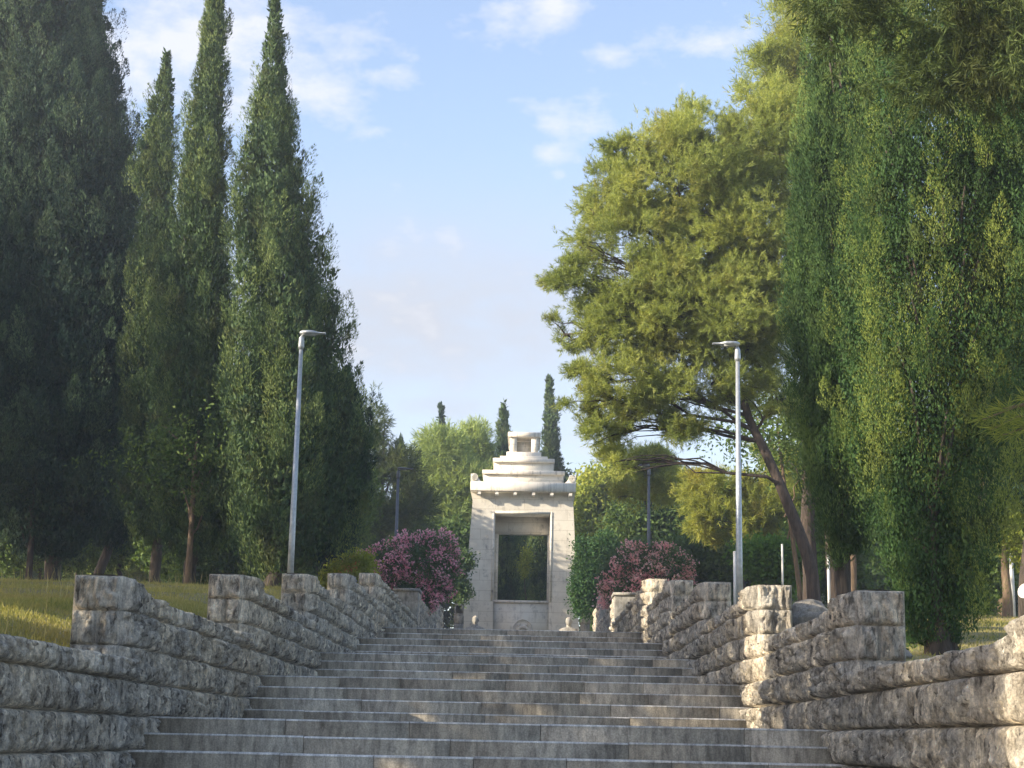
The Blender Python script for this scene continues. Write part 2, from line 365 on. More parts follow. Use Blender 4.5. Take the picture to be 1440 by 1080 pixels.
# terrace round the monument
tb = MB(); tz = FL[-1][1]
for ix in range(-8, 8):
    for iy in range(22):
        x0, y0 = ix*1.1, 66.2+iy*.9
        if abs(x0+.55) < 3.3 and y0 < 86: continue
        tb.add([(x0+.005, y0+.005, tz-.012), (x0+1.095, y0+.005, tz-.012), (x0+1.095, y0+.895, tz-.012), (x0+.005, y0+.895, tz-.012)], [(0,1,2,3)])
tag(tb.build('terrace', paving_m), kind='structure')

# ------------------------------------------------------------------ rock-faced walls
WI, WT = 3.18, .42
def course_disp(Y, t, z, ci, seed, wy, fl=1.0, amp=1.0):
    pil = np.clip(1-np.abs(2*t-1.0)**8, 0, 1)**.6
    pil = pil*np.clip(t/.05, 0, 1)*np.clip((1-t)/.05, 0, 1)
    big = fbm(Y*2.6+seed, z*2.6, ci*3.1, 3)
    sl = Y*10.5*fl+z*1.2+fbm(Y*1.6, z*3, seed)*2.4
    a1 = 2*fbm(sl, z*2.2+ci*7, seed, 2, .5)-1; rid = 1-np.abs(a1)*2.8
    a2 = 2*fbm(sl*2.3+5, z*5+ci*3, seed+2, 2, .5)-1; rid2 = 1-np.abs(a2)*2.6
    chip = np.abs(2*fbm(Y*14*fl+z*4, z*9, seed+3, 3, .6)-1)
    bot = sstep(.0, .35, t)
    d = .052+.08*(big-.4)+.048*np.clip(rid, -.9, 1)+.034*np.clip(rid2, -.8, 1)-.10*chip+.012*bot
    d = d*1.18; d = d*.45+.55*np.round(d/.017+.9*vn(Y*5, z*6, ci))*.017
    return amp*np.clip(d, .004, .17)*pil*wy
def wall(s, Y0, Y1, zl, top_pier, drop, flat, scoop, ncourse, res, label, seed, width=WT, cap=False, far=False, bottom=None):
    zj0 = zl-.6 if bottom is None else bottom
    root = empty('stone_wall', (s*(WI+width/2), Y0, zj0), label, 'wall', 'stepped stone walls flanking the stairs')
    ny = max(20, int((Y1-Y0)/res)); Ys = np.linspace(Y0, Y1, ny+1)
    topf = lambda y: top_pier-drop*sstep(Y0+flat, Y0+flat+scoop, y)+(vn(y*3, seed)-.5)*.012*sstep(Y0, Y0+.3, y)
    ch = (top_pier-zj0)/ncourse
    nr = max(5, int(ch/res*.8)); rows = []; disp = []
    T = topf(Ys); rg = np.random.RandomState(int(seed*10))
    for c in range(ncourse):
        zb = np.full_like(Ys, zj0+c*ch); zt = np.full_like(Ys, zj0+(c+1)*ch) if c < ncourse-1 else T
        js = [Y0]; 
        while js[-1] < Y1: js.append(js[-1]+rg.uniform(.5, 1.15))
        js = np.array(js); dj = np.min(np.abs(Ys[:, None]-js[None]), axis=1)
        wy = .12+.88*sstep(.004, .04, dj); wy = wy*sstep(0, .035, Ys-Y0)
        bl = np.searchsorted(js, Ys); boff = .62+.7*_T[(bl*37+c*11+int(seed*7)) % 4096]
        for r in range(nr+1 if c == ncourse-1 else nr):
            t = r/nr; z = zb+(zt-zb)*t
            rows.append(z); disp.append(course_disp(Ys, np.full_like(Ys, t), z, c, seed, wy*boff))
    Z = np.array(rows); D = np.array(disp)
    if cap: D = D*np.where(Ys < Y0+.5, .12, .5)[None]
    X = s*(WI-D); P = np.stack([X, np.broadcast_to(Ys, Z.shape), Z], -1)
    tops = []
    for f in np.linspace(0, 1, 6)[1:]:
        zz = T+(fbm(Ys*5, f*4, seed)-.5)*.03*(1 if f < 1 else 0)+.012*math.sin(f*math.pi)
        tops.append(np.stack([np.full_like(Ys, s*(WI+width*f)), Ys, zz], -1))
    outs = [np.stack([np.full_like(Ys, s*(WI+width)), Ys, T+(zj0-T)*f], -1) for f in (.5, 1)]
    full = np.concatenate([P, np.array(tops), np.array(outs)])
    kp = int(np.searchsorted(Ys, Y0+.45))
    a = MB(); a.grid(full[:, kp:], flip=(s > 0)); a.build('wall_run', rock, root, False)
    b = MB(); b.grid(full[:, :kp+1], flip=(s > 0))
    # face of the pier towards the foot of the stairs
    nx = max(8, int(width/res*.8)); fx = np.linspace(0, 1, nx+1)
    zz = Z[:, 0]; FX, FZ = np.meshgrid(fx, zz)
    ci = np.clip(((FZ-zj0)/ch), 0, ncourse-1e-4); t = ci-np.floor(ci)
    t[-1] = 1
    split = (np.floor(ci) % 2 == (ncourse % 2))
    dx = np.minimum(FX, 1-FX)*width; dx = np.where(split, np.minimum(dx, np.abs(FX-.46)*width), dx)
    wy = sstep(0, .03, dx)
    Dp = course_disp(FX*1.1+seed, .5+(t-.5)*.9, FZ, np.floor(ci), seed+4.4, wy, .5, .12 if cap else .6)*np.clip(t/.06, 0, 1)*np.clip((1-t)/.06, 0, 1)
    PF = np.stack([s*(WI+width*FX), Y0-Dp, FZ], -1); b.grid(PF, flip=(s < 0))
    b.build('pier', ashlar if cap else rock, root, False)
    if cap:
        c = MB(); x0, x1 = sorted((s*(WI-.06), s*(WI+width+.06)))
        c.box(x0, x1, Y0-.06, Y0+1.3, top_pier+.003, top_pier+.10, .012); c.build('cap_stone', ashlar, root)
    return root
desc_l = {0: 'low grey rock-faced wall at the bottom left corner of the photo, grass reaching its top',
          1: 'nearest tall pier and wall on the left, standing in front of the lit grass',
          2: 'second pier and wall up the left side, in front of dark tree trunks',
          3: 'third pier and wall up the left side, at the foot of the tall grey lamp post',
          4: 'fourth pier and wall up the left side, beside yellow and orange shrub',
          5: 'fifth pier and wall up the left side, ending at the top landing below the pink oleander'}
desc_r = {0: 'low grey rock-faced wall at the bottom right corner of the photo, dry soil behind it',
          1: 'nearest tall square pier and wall on the right, in front of the huge cypress',
          2: 'second pier and wall up the right side, boulder lying beside it',
          3: 'third pier on the right, warm tan face, left of the pair of lamp posts',
          4: 'fourth pier and wall up the right side, below the dark green shrubs',
          5: 'fifth pier and wall up the right side, at the foot of the far dark lamp post'}
for s, desc in ((-1, desc_l), (1, desc_r)):
    for k in range(6):
        Y0 = lY(k)-1.10; Y1 = lY(k+1)-1.10 if k < 5 else 54.1
        res = [.013, .013, .018, .024, .03, .035][k]
        flat = [1.0, .12, .15, .2, .2, .2][k] if s < 0 else [1.0, .8, .25, .3, .3, .3][k]
        wall(s, Y0, Y1, lZ(k), lZ(k)+1.2-(.02 if k else 0), .12, flat, [.25, .9, .6, .6, .6, .6][k] if s < 0 else .5, 6, res, desc[k], 1.7+k*3.3+(40 if s > 0 else 0))
    side = 'left' if s < 0 else 'right'
    wall(s, 54.2, 65.2, 0, 4.58, .12, .8, .5, 6, .05, 'capped pier and wall above the top landing on the %s, below the pink oleander' % side, 91+s*3, .74, True, bottom=2.6)
    wall(s, 65.3, 70.6, 0, 5.35, .12, .8, .5, 7, .06, 'farthest capped pier on the %s, between the pink oleander and the monument' % side, 97+s*3, .74, True, bottom=3.2)

# ------------------------------------------------------------------ foliage engine
def leaves(C, D, Ln, Wd, rg, curl=.25, Nrm=None):
    """C centres, D unit directions, one rhombus per leaf"""
    n = len(C); U = rg.normal(size=(n, 3))
    if Nrm is not None: U = U*.45+Nrm
    S = np.cross(D, U); S /= np.linalg.norm(S, axis=1)[:, None]+1e-9
    Nn = np.cross(S, D); Ln = np.broadcast_to(Ln, n)[:, None]; Wd = np.broadcast_to(Wd, n)[:, None]
    V = np.stack([C, C+D*Ln*.45+S*Wd*.5+Nn*Ln*curl*.3, C+D*Ln, C+D*Ln*.45-S*Wd*.5+Nn*Ln*curl*.3], 1)
    return V.reshape(-1, 3), np.arange(n*4).reshape(n, 4)
def cypress(Y, prof, mat, label, seed, leaf=.10, dens=1.0, pl=.7, base=None, trunk_r=.22, lump=.28, group='cypress trees', cat='cypress tree', name='cypress_tree', stems=1, ydepth=1.0, ncol=0, spread=.22, bark_m=None):
    rg = np.random.RandomState(seed)
    zs, xc, rr = [], [], []
    for py, xl, xr in prof:
        a, b = at(xl, py, Y), at(xr, py, Y); zs.append((a.z+b.z)/2); xc.append((a.x+b.x)/2); rr.append((b.x-a.x)/2*1.07)
    zs, xc, rr = map(np.array, (zs, xc, rr)); o = np.argsort(zs); zs, xc, rr = zs[o], xc[o], rr[o]
    bx = xc[0] if base is None else base; g0 = float(gz(bx, Y))
    leaf *= .8; root = empty(name, (bx, Y, g0), label, cat, group)
    H = zs[-1]-zs[0]
    area = np.trapezoid(2*np.pi*rr, zs) if hasattr(np, 'trapezoid') else np.trapz(2*np.pi*rr, zs)
    npl = int(area*6.2*dens/(pl/.7)**1.3); m = 210 if leaf > .055 else 400
    tt = np.linspace(zs[0], zs[-1], 400); cr = np.interp(tt, zs, rr)+.08; cdf = np.cumsum(cr); cdf /= cdf[-1]
    rmax = rr.max(); nco = ncol or int(np.clip(rmax*6.5, 5, 18))
    cph = (np.arange(nco)+rg.rand(nco)*.8)*2.399; cfr = np.concatenate([[0], rg.uniform(.52, .74, nco-1)]); cw_ = np.concatenate([[.62], rg.uniform(.30, .46, nco-1)])
    ctop = zs[-1]-H*np.concatenate([[0], rg.rand(nco-1)**1.1*.62]); cbot = zs[0]+H*np.concatenate([[0], np.where(rg.rand(nco-1) < .45, rg.rand(nco-1)*.35, 0)])
    for k_c in range(1, nco):
        if ctop[k_c]-cbot[k_c] < H*.25: cbot[k_c] = zs[0]
    wts = (ctop-cbot)*cw_; ci = rg.choice(nco, npl, p=wts/wts.sum())
    lo = np.interp(cbot[ci], tt, cdf); hi = np.interp(ctop[ci], tt, cdf); z = np.interp(lo+(hi-lo)*rg.rand(npl), cdf, tt); th = rg.rand(npl)*2*np.pi
    r0a = np.interp(z, zs, rr); tipf = np.clip((ctop[ci]-z)/(.10*H+.6), 0, 1)**.7; tipf = np.where(ci == 0, 1, tipf); botf = np.clip((z-cbot[ci])/.7+.35, .3, 1)
    r0 = r0a*cw_[ci]*tipf*botf; wob = (vn(z*.35+ci*9.1, seed)-.5)*.25
    fr = cfr[ci]*(.72+.28*tipf)+wob*(ci > 0)
    ccx = np.interp(z, zs, xc)+r0a*fr*np.cos(cph[ci]); ccy = r0a*fr*np.sin(cph[ci])*ydepth
    lm = fbm(np.cos(th)*1.7+seed+ci*3, np.sin(th)*1.7+z*.12, z*.6, 3)
    fl_ = fbm(np.cos(th)*2.6+seed+ci, np.sin(th)*2.6, z*1.1+seed, 2)
    rad = r0*(1.05+lump*1.8*(lm-.56)+1.0*(fl_-.55))
    rad = rad*(1-.3*rg.rand(npl)**2)*np.where(rg.rand(npl) < .06, 1.25, 1)
    base_p = np.stack([ccx+rad*np.cos(th), Y+ccy+rad*np.sin(th), z], -1)
    tone = np.repeat(np.clip(.5+(rg.rand(npl)-.5)*.95+(fbm(base_p[:, 0]*.9, base_p[:, 1]*.9, base_p[:, 2]*.45, 3)-.53)*2.2, 0, 1), m)
    ax = np.stack([np.cos(th)*spread+rg.normal(size=npl)*.12, np.sin(th)*spread+rg.normal(size=npl)*.12, np.ones(npl)], -1); ax /= np.linalg.norm(ax, axis=1)[:, None]
    L_ = 1.5*pl*(.45+rg.rand(npl)*.9)*np.clip(r0a/.8+.25, .35, 1)
    u = rg.rand(npl, m); ang = rg.rand(npl, m)*2*np.pi; wid = (.23*L_[:, None])*np.sin(np.pi*np.clip(u**.8*.8+.2, 0, 1))*(.72+.28*np.sqrt(rg.rand(npl, m)))*(1+.35*np.sin(ang*3+u*9+rg.rand(npl, 1)*6))
    A = np.cross(ax, rg.normal(size=(npl, 3))); A /= np.linalg.norm(A, axis=1)[:, None]; B = np.cross(ax, A)
    rd = A[:, None]*np.cos(ang)[..., None]+B[:, None]*np.sin(ang)[..., None]
    C = base_p[:, None]+ax[:, None]*(u*L_[:, None]-.4*L_[:, None])[..., None]+rd*wid[..., None]
    Dd = ax[:, None]*.95+rd*.45+rg.normal(size=(npl, m, 3))*.22; Dd /= np.linalg.norm(Dd, axis=2)[..., None]
    V, q = leaves(C.reshape(-1, 3), Dd.reshape(-1, 3), leaf*(.8+rg.rand(npl*m)*.7), leaf*.27*(.7+rg.rand(npl*m)*.6), rg, .2, rd.reshape(-1, 3))
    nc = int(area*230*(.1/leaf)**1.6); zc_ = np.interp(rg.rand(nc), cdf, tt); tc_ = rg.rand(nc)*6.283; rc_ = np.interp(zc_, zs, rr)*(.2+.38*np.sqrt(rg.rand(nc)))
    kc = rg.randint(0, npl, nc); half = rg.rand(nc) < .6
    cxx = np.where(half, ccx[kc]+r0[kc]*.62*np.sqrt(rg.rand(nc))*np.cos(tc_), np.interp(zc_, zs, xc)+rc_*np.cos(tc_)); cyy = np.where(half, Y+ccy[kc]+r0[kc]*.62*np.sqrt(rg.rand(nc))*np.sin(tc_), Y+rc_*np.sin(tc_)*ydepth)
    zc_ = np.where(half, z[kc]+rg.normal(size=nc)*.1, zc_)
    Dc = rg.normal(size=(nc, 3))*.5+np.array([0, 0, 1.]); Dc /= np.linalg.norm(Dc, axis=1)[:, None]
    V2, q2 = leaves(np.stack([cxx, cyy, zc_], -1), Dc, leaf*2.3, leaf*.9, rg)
    q2 = q2+len(V); tone = np.repeat(np.concatenate([tone, np.full(nc, .3)]), 4); V = np.concatenate([V, V2]); q = np.concatenate([q, q2])  # inner core leaves toned darker: shade between plumes put into the colour
    mk('crown', V, q, mat, root, attr=tone)
    t = MB()
    for k in range(stems):
        ox = 0 if stems == 1 else rg.uniform(-.25, .25)*.55; oy = 0 if stems == 1 else rg.uniform(-.2, .2)
        zz = np.linspace(g0-.15, zs[0]+H*.55, 24); f = (zz-zz[0])/(zz[-1]-zz[0])
        px = np.where(zz < zs[0], bx+ox+(xc[0]-bx)*np.clip((zz-g0)/max(zs[0]-g0, .1), 0, 1), np.interp(zz, zs, xc)+ox*(1-f))
        t.tube(np.stack([px+(vn(zz*.8, seed+k)-.5)*.12, Y+oy+(vn(zz*.8, seed+9+k)-.5)*.12, zz], -1), trunk_r*.8/max(1, stems*.6)*np.where(zz < zs[0]+.3, 1, .45)*(1.15-f*1.0)*(1+.25*np.exp(-(zz-zz[0])*4)), 10)
        for q_ in range(14):
            h0 = rg.uniform(max(g0+1, zs[0]-.2), zs[-1]-H*.4); a_ = rg.rand()*6.28; rb = np.interp(h0+.8, zs, rr)*.55; c0 = np.interp(h0, zs, xc)
            t.tube([(c0, Y, h0), (c0+rb*.5*math.cos(a_), Y+rb*.5*math.sin(a_), h0+.35), (c0+rb*math.cos(a_), Y+rb*math.sin(a_), h0+1.1)], [.05, .035, .012], 5)
    t.build('trunk', bark_m or bark, root, True)
    return root
def crown_points(blobs, n, rg, seed, gap=.40, gs=.9, shell=.45, clump=0):
    """points in a union of ellipsoids, thinned by noise so the outline breaks up"""
    vol = np.array([b[3]*b[4]*b[5] for b in blobs]); idx = rg.choice(len(blobs), n, p=vol/vol.sum())
    Bc = np.array([b[:3] for b in blobs])[idx]; Br = np.array([b[3:6] for b in blobs])[idx]
    d = rg.normal(size=(n, 3)); d /= np.linalg.norm(d, axis=1)[:, None]
    r = shell+(1-shell)*rg.rand(n)**.6
    lum = .62+.78*fbm(d[:, 0]*2.2+idx*7.7+seed, d[:, 1]*2.2, d[:, 2]*2.2, 3)
    P = Bc+d*Br*(r*lum)[:, None]
    if clump:
        nc = max(20, n//clump); cs = .16*np.cbrt(Br[:nc].prod(1))
        j = rg.randint(0, nc, n); P = P[j]+rg.normal(size=(n, 3))*cs[j][:, None]*np.array([1.15, 1.15, .6]); d = d[j]; idx = idx[j]
    keep = fbm(P[:, 0]*gs+seed, P[:, 1]*gs, P[:, 2]*gs*1.25, 3) > gap
    return P[keep], d[keep], idx[keep]
def px_blobs(Y, bl, dz=1.0):
    out = []
    for b in bl:
        px, py, rx, ry = b[:4]; off = b[4] if len(b) > 4 else 0
        c = at(px, py, Y+off); e = at(px+rx, py, Y+off); f = at(px, py-ry, Y+off); r1 = (e-c).length
        out.append((c.x, c.y, c.z, r1, r1*dz, abs(f.z-c.z)))
    return out
def limb(t, a, b, r0, r1, rg, sag=.1, n=7, wob=.12, seg=6):
    a, b = np.array(a, float), np.array(b, float); f = np.linspace(0, 1, n)[:, None]; Ld = np.linalg.norm(b-a)
    p = a+(b-a)*f; p[:, 2] += (np.sin(f[:, 0]*np.pi)*sag*Ld); p[1:-1] += rg.normal(size=(n-2, 3))*wob*Ld*.22
    t.tube(p, np.linspace(r0, r1, n), seg, False); return p
def blob_tree(name, Y, bl, mat, label, cat, seed, kind='leaf', n=6000, leaf=.16, trunk=None, tr=.18, base=None, gap=.4, gs=.9, group=None, bmat=None, m=9, nl=12, dz=1.0, twigs=40, shell=.45, flowers=None, limbs=True, droop=0, trpath=None, clump=0):
    rg = np.random.RandomState(seed); B = px_blobs(Y, bl, dz)
    cx = float(np.average([b[0] for b in B])) if base is None else base
    g0 = float(gz(cx, Y)); root = empty(name, (cx, Y, g0), label, cat, group)
    P, d, idx = crown_points(B, n, rg, seed, gap, gs, shell, clump); k = len(P)
    if kind == 'leaf':
        C = P[:, None]+rg.normal(size=(k, m, 3))*leaf*1.1; D = d[:, None]*.5+rg.normal(size=(k, m, 3))*.8
        D[..., 2] += .15; D /= np.linalg.norm(D, axis=2)[..., None]
        V, q = leaves(C.reshape(-1, 3), D.reshape(-1, 3), leaf*(.6+rg.rand(k*m)*.8), leaf*.55*(.6+rg.rand(k*m)*.7), rg)
    else:
        tip = d*.6+rg.normal(size=(k, 3))*.45; tip[:, 2] += .35-droop; tip /= np.linalg.norm(tip, axis=1)[:, None]
        D = tip[:, None]*1.0+rg.normal(size=(k, m, 3))*.5; D /= np.linalg.norm(D, axis=2)[..., None]
        C = P[:, None]+tip[:, None]*(rg.rand(k, m)*leaf*1.3)[..., None]+rg.normal(size=(k, m, 3))*leaf*.08
        V, q = leaves(C.reshape(-1, 3), D.reshape(-1, 3), leaf*(.7+rg.rand(k*m)*.5), leaf*.10, rg, .1)
    mk('crown' if trunk is not False else 'foliage', V, q, mat, root)
    if flowers:
        fm, nf, fs = flowers; Pf, df, _ = crown_points([(b[0], b[1], b[2], b[3]*1.04, b[4]*1.04, b[5]*1.04) for b in B], nf, rg, seed+1, .47, 2.2, .93)
        kf = len(Pf); C = Pf[:, None]+rg.normal(size=(kf, 7, 3))*fs*.8; D = rg.normal(size=(kf, 7, 3))+df[:, None]; D /= np.linalg.norm(D, axis=2)[..., None]
        V, q = leaves(C.reshape(-1, 3), D.reshape(-1, 3), fs*(.8+rg.rand(kf*7)*.6), fs*.8, rg, .4); mk('blossoms', V, q, fm, root)
    if trunk is False: return root
    t = MB()
    if trpath:
        tp = [np.array(at(x, y, Y)) for x, y in trpath]; tp[0][2] = float(gz(tp[0][0], Y))-.15
        ff = np.linspace(0, len(tp)-1, 22); tp = np.stack([np.interp(ff, range(len(tp)), [p[i] for p in tp]) for i in range(3)], -1)
        rad = tr*(1.1-.8*np.linspace(0, 1, 22)); rad[0] *= 1.2
        t.tube(tp, rad, 12)
    else:
        top = np.array([np.average([b[0] for b in B]), Y, max(b[2] for b in B)])
        tp = np.array([[cx, Y, g0-.15], [cx+(top[0]-cx)*.1+rg.uniform(-.1, .1), Y, g0+(top[2]-g0)*.3], [cx+(top[0]-cx)*.5, Y+.1, g0+(top[2]-g0)*.6], top])
        ff = np.linspace(0, 3, 14); tp = np.stack([np.interp(ff, range(4), tp[:, i]) for i in range(3)], -1); tp[1:-1, :2] += rg.normal(size=(12, 2))*.04
        rad = tr*(1.1-1.0*np.linspace(0, 1, 14)); rad[0] *= 1.3; t.tube(tp, rad, 10)
    for bi, b in enumerate(B if limbs else []):
        c = np.array(b[:3]); lo = [i for i in range(len(tp)) if tp[i][2] < c[2]-.15*b[5] and i > len(tp)*.3] or [len(tp)//2]
        i0 = lo[min(len(lo)-1, int(len(lo)*.8))]; pp = limb(t, tp[i0], c, max(.03, tr*.30), .02, rg, .05)
        for q_ in range(nl):
            e = P[rg.randint(len(P))] if not (idx == bi).any() else P[rg.choice(np.where(idx == bi)[0])]
            limb(t, pp[rg.randint(2, len(pp))], e, .022, .006, rg, .08, 5, .15, 4)
    t.build('trunk', bmat or bark, root, True)
    return root

# ------------------------------------------------------------------ left cypresses
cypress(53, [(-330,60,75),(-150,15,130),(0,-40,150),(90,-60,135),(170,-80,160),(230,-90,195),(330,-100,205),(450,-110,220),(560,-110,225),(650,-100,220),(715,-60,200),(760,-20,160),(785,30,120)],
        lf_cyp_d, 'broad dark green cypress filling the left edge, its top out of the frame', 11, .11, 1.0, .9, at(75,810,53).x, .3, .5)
cypress(51, [(76,230,236),(120,215,250),(200,192,254),(260,188,256),(350,196,262),(500,190,280),(620,180,290),(700,180,270),(760,190,250)],
        lf_cyp, 'shortest pointed cypress on the left, just right of the broad dark edge cypress', 12, .10, 1.0, .7, at(215,812,51).x, .2)
cypress(46, [(-60,300,304),(0,288,318),(80,276,323),(200,258,326),(300,242,328),(400,228,335),(500,228,345),(600,235,350),(700,225,345),(765,235,320),(785,250,285)],
        lf_cyp, 'tallest thin pointed cypress on the left with yellow-green lit left flank', 13, .10, 1.1, .65, at(265,812,46).x, .2)
cypress(44, [(-15,384,389),(30,372,402),(100,358,410),(170,343,420),(260,332,432),(330,325,450),(380,326,470),(460,322,484),(540,322,505),(620,320,520),(700,322,520),(750,330,500),(785,345,460),(805,355,430)],
        lf_cyp, 'tall pointed cypress behind the left lamp post, widening to a bushy foot', 14, .10, 1.05, .75, at(372,820,44).x, .24, .5)
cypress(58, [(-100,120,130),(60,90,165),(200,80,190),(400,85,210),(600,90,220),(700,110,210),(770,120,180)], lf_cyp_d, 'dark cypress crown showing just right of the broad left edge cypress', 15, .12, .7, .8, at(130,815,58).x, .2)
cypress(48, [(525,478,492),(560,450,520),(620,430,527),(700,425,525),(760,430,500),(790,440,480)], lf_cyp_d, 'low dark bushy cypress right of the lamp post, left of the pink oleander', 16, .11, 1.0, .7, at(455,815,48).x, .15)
# shade-giving trees left of the view
k_ = 0
for X, Y, h, r_ in ((-12.5, 5.5, 12, 2.0), (-13, 11.0, 13, 2.2), (-13.5, 16.5, 12.5, 2.2), (-14.5, 22.5, 13, 2.1), (-16.5, 28.5, 13.5, 2.2), (-19, 35, 15, 2.3), (-12.8, 0, 12, 2), (-14.5, 19.5, 11.5, 1.8), (-16, 25.5, 12, 1.9), (-20, 31.5, 13, 2.1), (-13.2, 8.2, 11, 1.7), (-22, 41, 15, 2.6), (-25, 47, 16, 2.8), (-24, 34, 13, 2.6), (-28, 54, 15, 3)):
    rg = np.random.RandomState(50+k_); g0 = float(gz(X, Y))
    root = empty('cypress_tree', (X, Y, g0), 'dark cypress standing outside the left edge of the photo, throwing shade on the stairs', 'cypress tree', 'cypresses shading the stairs')
    npt = 9000; z = rg.rand(npt); rr_ = r_*np.sin(np.pi*np.clip(z*.8+.2, 0, 1))**.8; th = rg.rand(npt)*6.283; rd = rr_*np.sqrt(rg.rand(npt))
    C = np.stack([X+rd*np.cos(th), Y+rd*np.sin(th), g0+1.0+z*(h-1.0)], -1); D = rg.normal(size=(npt, 3))*.6+np.array([0, 0, 1.0]); D /= np.linalg.norm(D, axis=1)[:, None]
    V, q = leaves(C, D, .32, .16, rg); mk('crown', V, q, lf_wood, root)
    t = MB(); t.tube([(X, Y, g0-.1), (X, Y, g0+h*.5), (X, Y, g0+h*.9)], [.25, .16, .04], 8); t.build('trunk', bark, root, True); k_ += 1

# understory left
us = [(40, 66, [(30,740,60,60),(90,760,50,40)], lf_green, 'dim olive-green shrubby tree far behind the lawn at the left edge'),
      (41, 68, [(150,745,55,50),(200,700,45,50)], lf_green, 'olive shrub between the left cypress trunks'),
      (42, 64, [(250,770,50,40),(300,740,50,50)], lf_green, 'green undergrowth tree behind the thin cypress trunk'),
      (43, 62, [(330,785,40,30),(290,800,30,20)], lf_green, 'bright green bush between trunks on the left'),
      (44, 72, [(420,740,70,80),(480,700,50,80)], lf_green, 'dark green tree behind the left lamp post'),
      (45, 76, [(60,640,120,90),(180,640,100,90)], lf_wood, 'dark wood tree behind the far left cypress'),
      (46, 78, [(320,650,110,110),(420,640,80,100)], lf_wood, 'dark wood tree behind the two tall pointed cypresses')]
for sd, Y, bl, mt, lab in us:
    blob_tree('shrub_tree', Y, bl, mt, lab, 'tree', sd, n=2600, leaf=.2, tr=.12, gap=.36, group='undergrowth behind the left cypresses', nl=6)
for i, (x, Y, rr_, lab) in enumerate([(262, 45.3, .10, 'reddish lit slender trunk beside the thin cypress'), (35, 52, .12, 'thin dark trunk near the left edge of the photo')]):
    b0 = at(x, 812, Y); g0 = float(gz(b0.x, Y)); rt = empty('bare_tree', (b0.x, Y, g0), lab, 'tree', 'slender trunks under the cypresses'); t = MB(); rg = np.random.RandomState(i+70)
    zz = np.linspace(g0-.1, g0+4.5, 10); t.tube(np.stack([b0.x+.15*vn(zz*.7, i), Y+0*zz, zz], -1), np.linspace(rr_, rr_*.4, 10), 8)
    for q_ in range(5): limb(t, (b0.x, Y, g0+1.5+q_*.5), (b0.x+rg.uniform(-1.2, 1.2), Y+rg.uniform(-.5, .5), g0+3+q_*.4), .035, .01, rg)
    t.build('trunk', bark_light if i == 0 else bark_pine, rt, True)
    P = np.array([b0.x, Y, g0+3.6])+rg.normal(size=(260, 3))*[.9, .7, .6]; C = P[:, None]+rg.normal(size=(260, 9, 3))*.15; D = rg.normal(size=(2340, 3)); D /= np.linalg.norm(D, axis=1)[:, None]
    V, q = leaves(C.reshape(-1, 3), D, .14, .07, rg); mk('crown', V, q, [lf_green, lf_wood][i], rt)

# ------------------------------------------------------------------ right side
cypress(20, [(-430,1300,1312),(-200,1225,1400),(0,1188,1450),(200,1180,1475),(400,1178,1490),(560,1190,1460),(680,1195,1420),(780,1212,1400),(850,1232,1385),(905,1255,1370)],
        lf_cyp_r, 'huge dark green cypress on the right with its thick trunk standing on bare soil', 21, .036, 1.5, .5, at(1312,915,20).x, .24, .34, stems=3, spread=.12)
cypress(23.5, [(-330,1190,1200),(-100,1150,1232),(0,1142,1245),(200,1126,1250),(400,1117,1250),(520,1115,1245),(640,1122,1240),(720,1140,1235),(780,1165,1225)],
        lf_cyp_g, 'bright green cypress squeezed between the big right cypress and the leaning pine', 22, .056, 1.5, .5, at(1202,850,23.5).x, .14, .26, stems=2, spread=.08)
cypress(27, [(-200,1410,1440),(100,1350,1520),(400,1350,1540),(600,1355,1540),(700,1375,1530)], lf_cyp_d, 'dark cypress behind the big right cypress at the right edge', 23, .07, 1.2, .6, at(1450,860,27).x, .2)
P1 = [(1085,190,75,70),(975,250,110,75),(1050,330,110,90),(880,265,55,50),(885,330,75,45),(870,405,80,36),(805,400,36,26),(1000,440,120,70),(905,470,85,35),(1085,450,60,90),(900,545,85,45),(850,600,42,34),(1000,540,80,42),(865,655,34,26),(950,605,55,26),(1100,560,45,40),(835,300,34,30),(835,460,50,28),(940,400,90,60),(830,525,36,22),(960,190,60,40),(885,210,40,30),(800,392,40,24),(795,470,42,22),(820,345,34,24),(820,575,34,24)]
blob_tree('pine_tree', 38, P1, lf_pine, 'large leaning pine right of the monument with a bare dark trunk and wide sunlit crown', 'pine tree', 31, 'needle', n=56000, leaf=.13, tr=.145, gap=.45, gs=1.6, m=20, nl=12, bmat=bark_pine, shell=.1, clump=30,
          base=at(1150,850,38).x, trpath=[(1146,862),(1142,800),(1120,738),(1097,682),(1075,632),(1055,595),(1033,520),(1020,440),(1010,360),(1000,270)])
blob_tree('pine_tree', 44, [(1120,60,55,70),(1090,120,50,50),(1160,130,50,60),(1150,-20,60,60),(1130,230,50,80),(1135,380,40,90)], lf_pine, 'sunlit pine top reaching the upper edge beside the bright green cypress', 'pine tree', 32, 'needle', n=11000, leaf=.2, tr=.2, gap=.42, m=11, bmat=bark_pine, nl=10, clump=30, shell=.1, gs=1.5)
# pine overhead at the right, trunk outside the picture
blob_tree('pine_tree', 17, [(1330,10,120,52),(1240,40,80,44),(1420,80,90,60),(1180,10,60,36),(1400,10,90,60),(1330,110,70,40),(1215,100,45,26)], lf_pine_d, 'overhanging pine boughs with long dark needles across the upper right corner', 'pine tree', 33, 'needle', n=3000, leaf=.13, tr=.12, gap=.46, gs=1.8, m=16, bmat=bark_light,
          base=at(1620,900,17).x, trpath=[(1640,930),(1630,600),(1600,300),(1560,100),(1540,20)], nl=3, shell=.2, droop=.7, limbs=False)
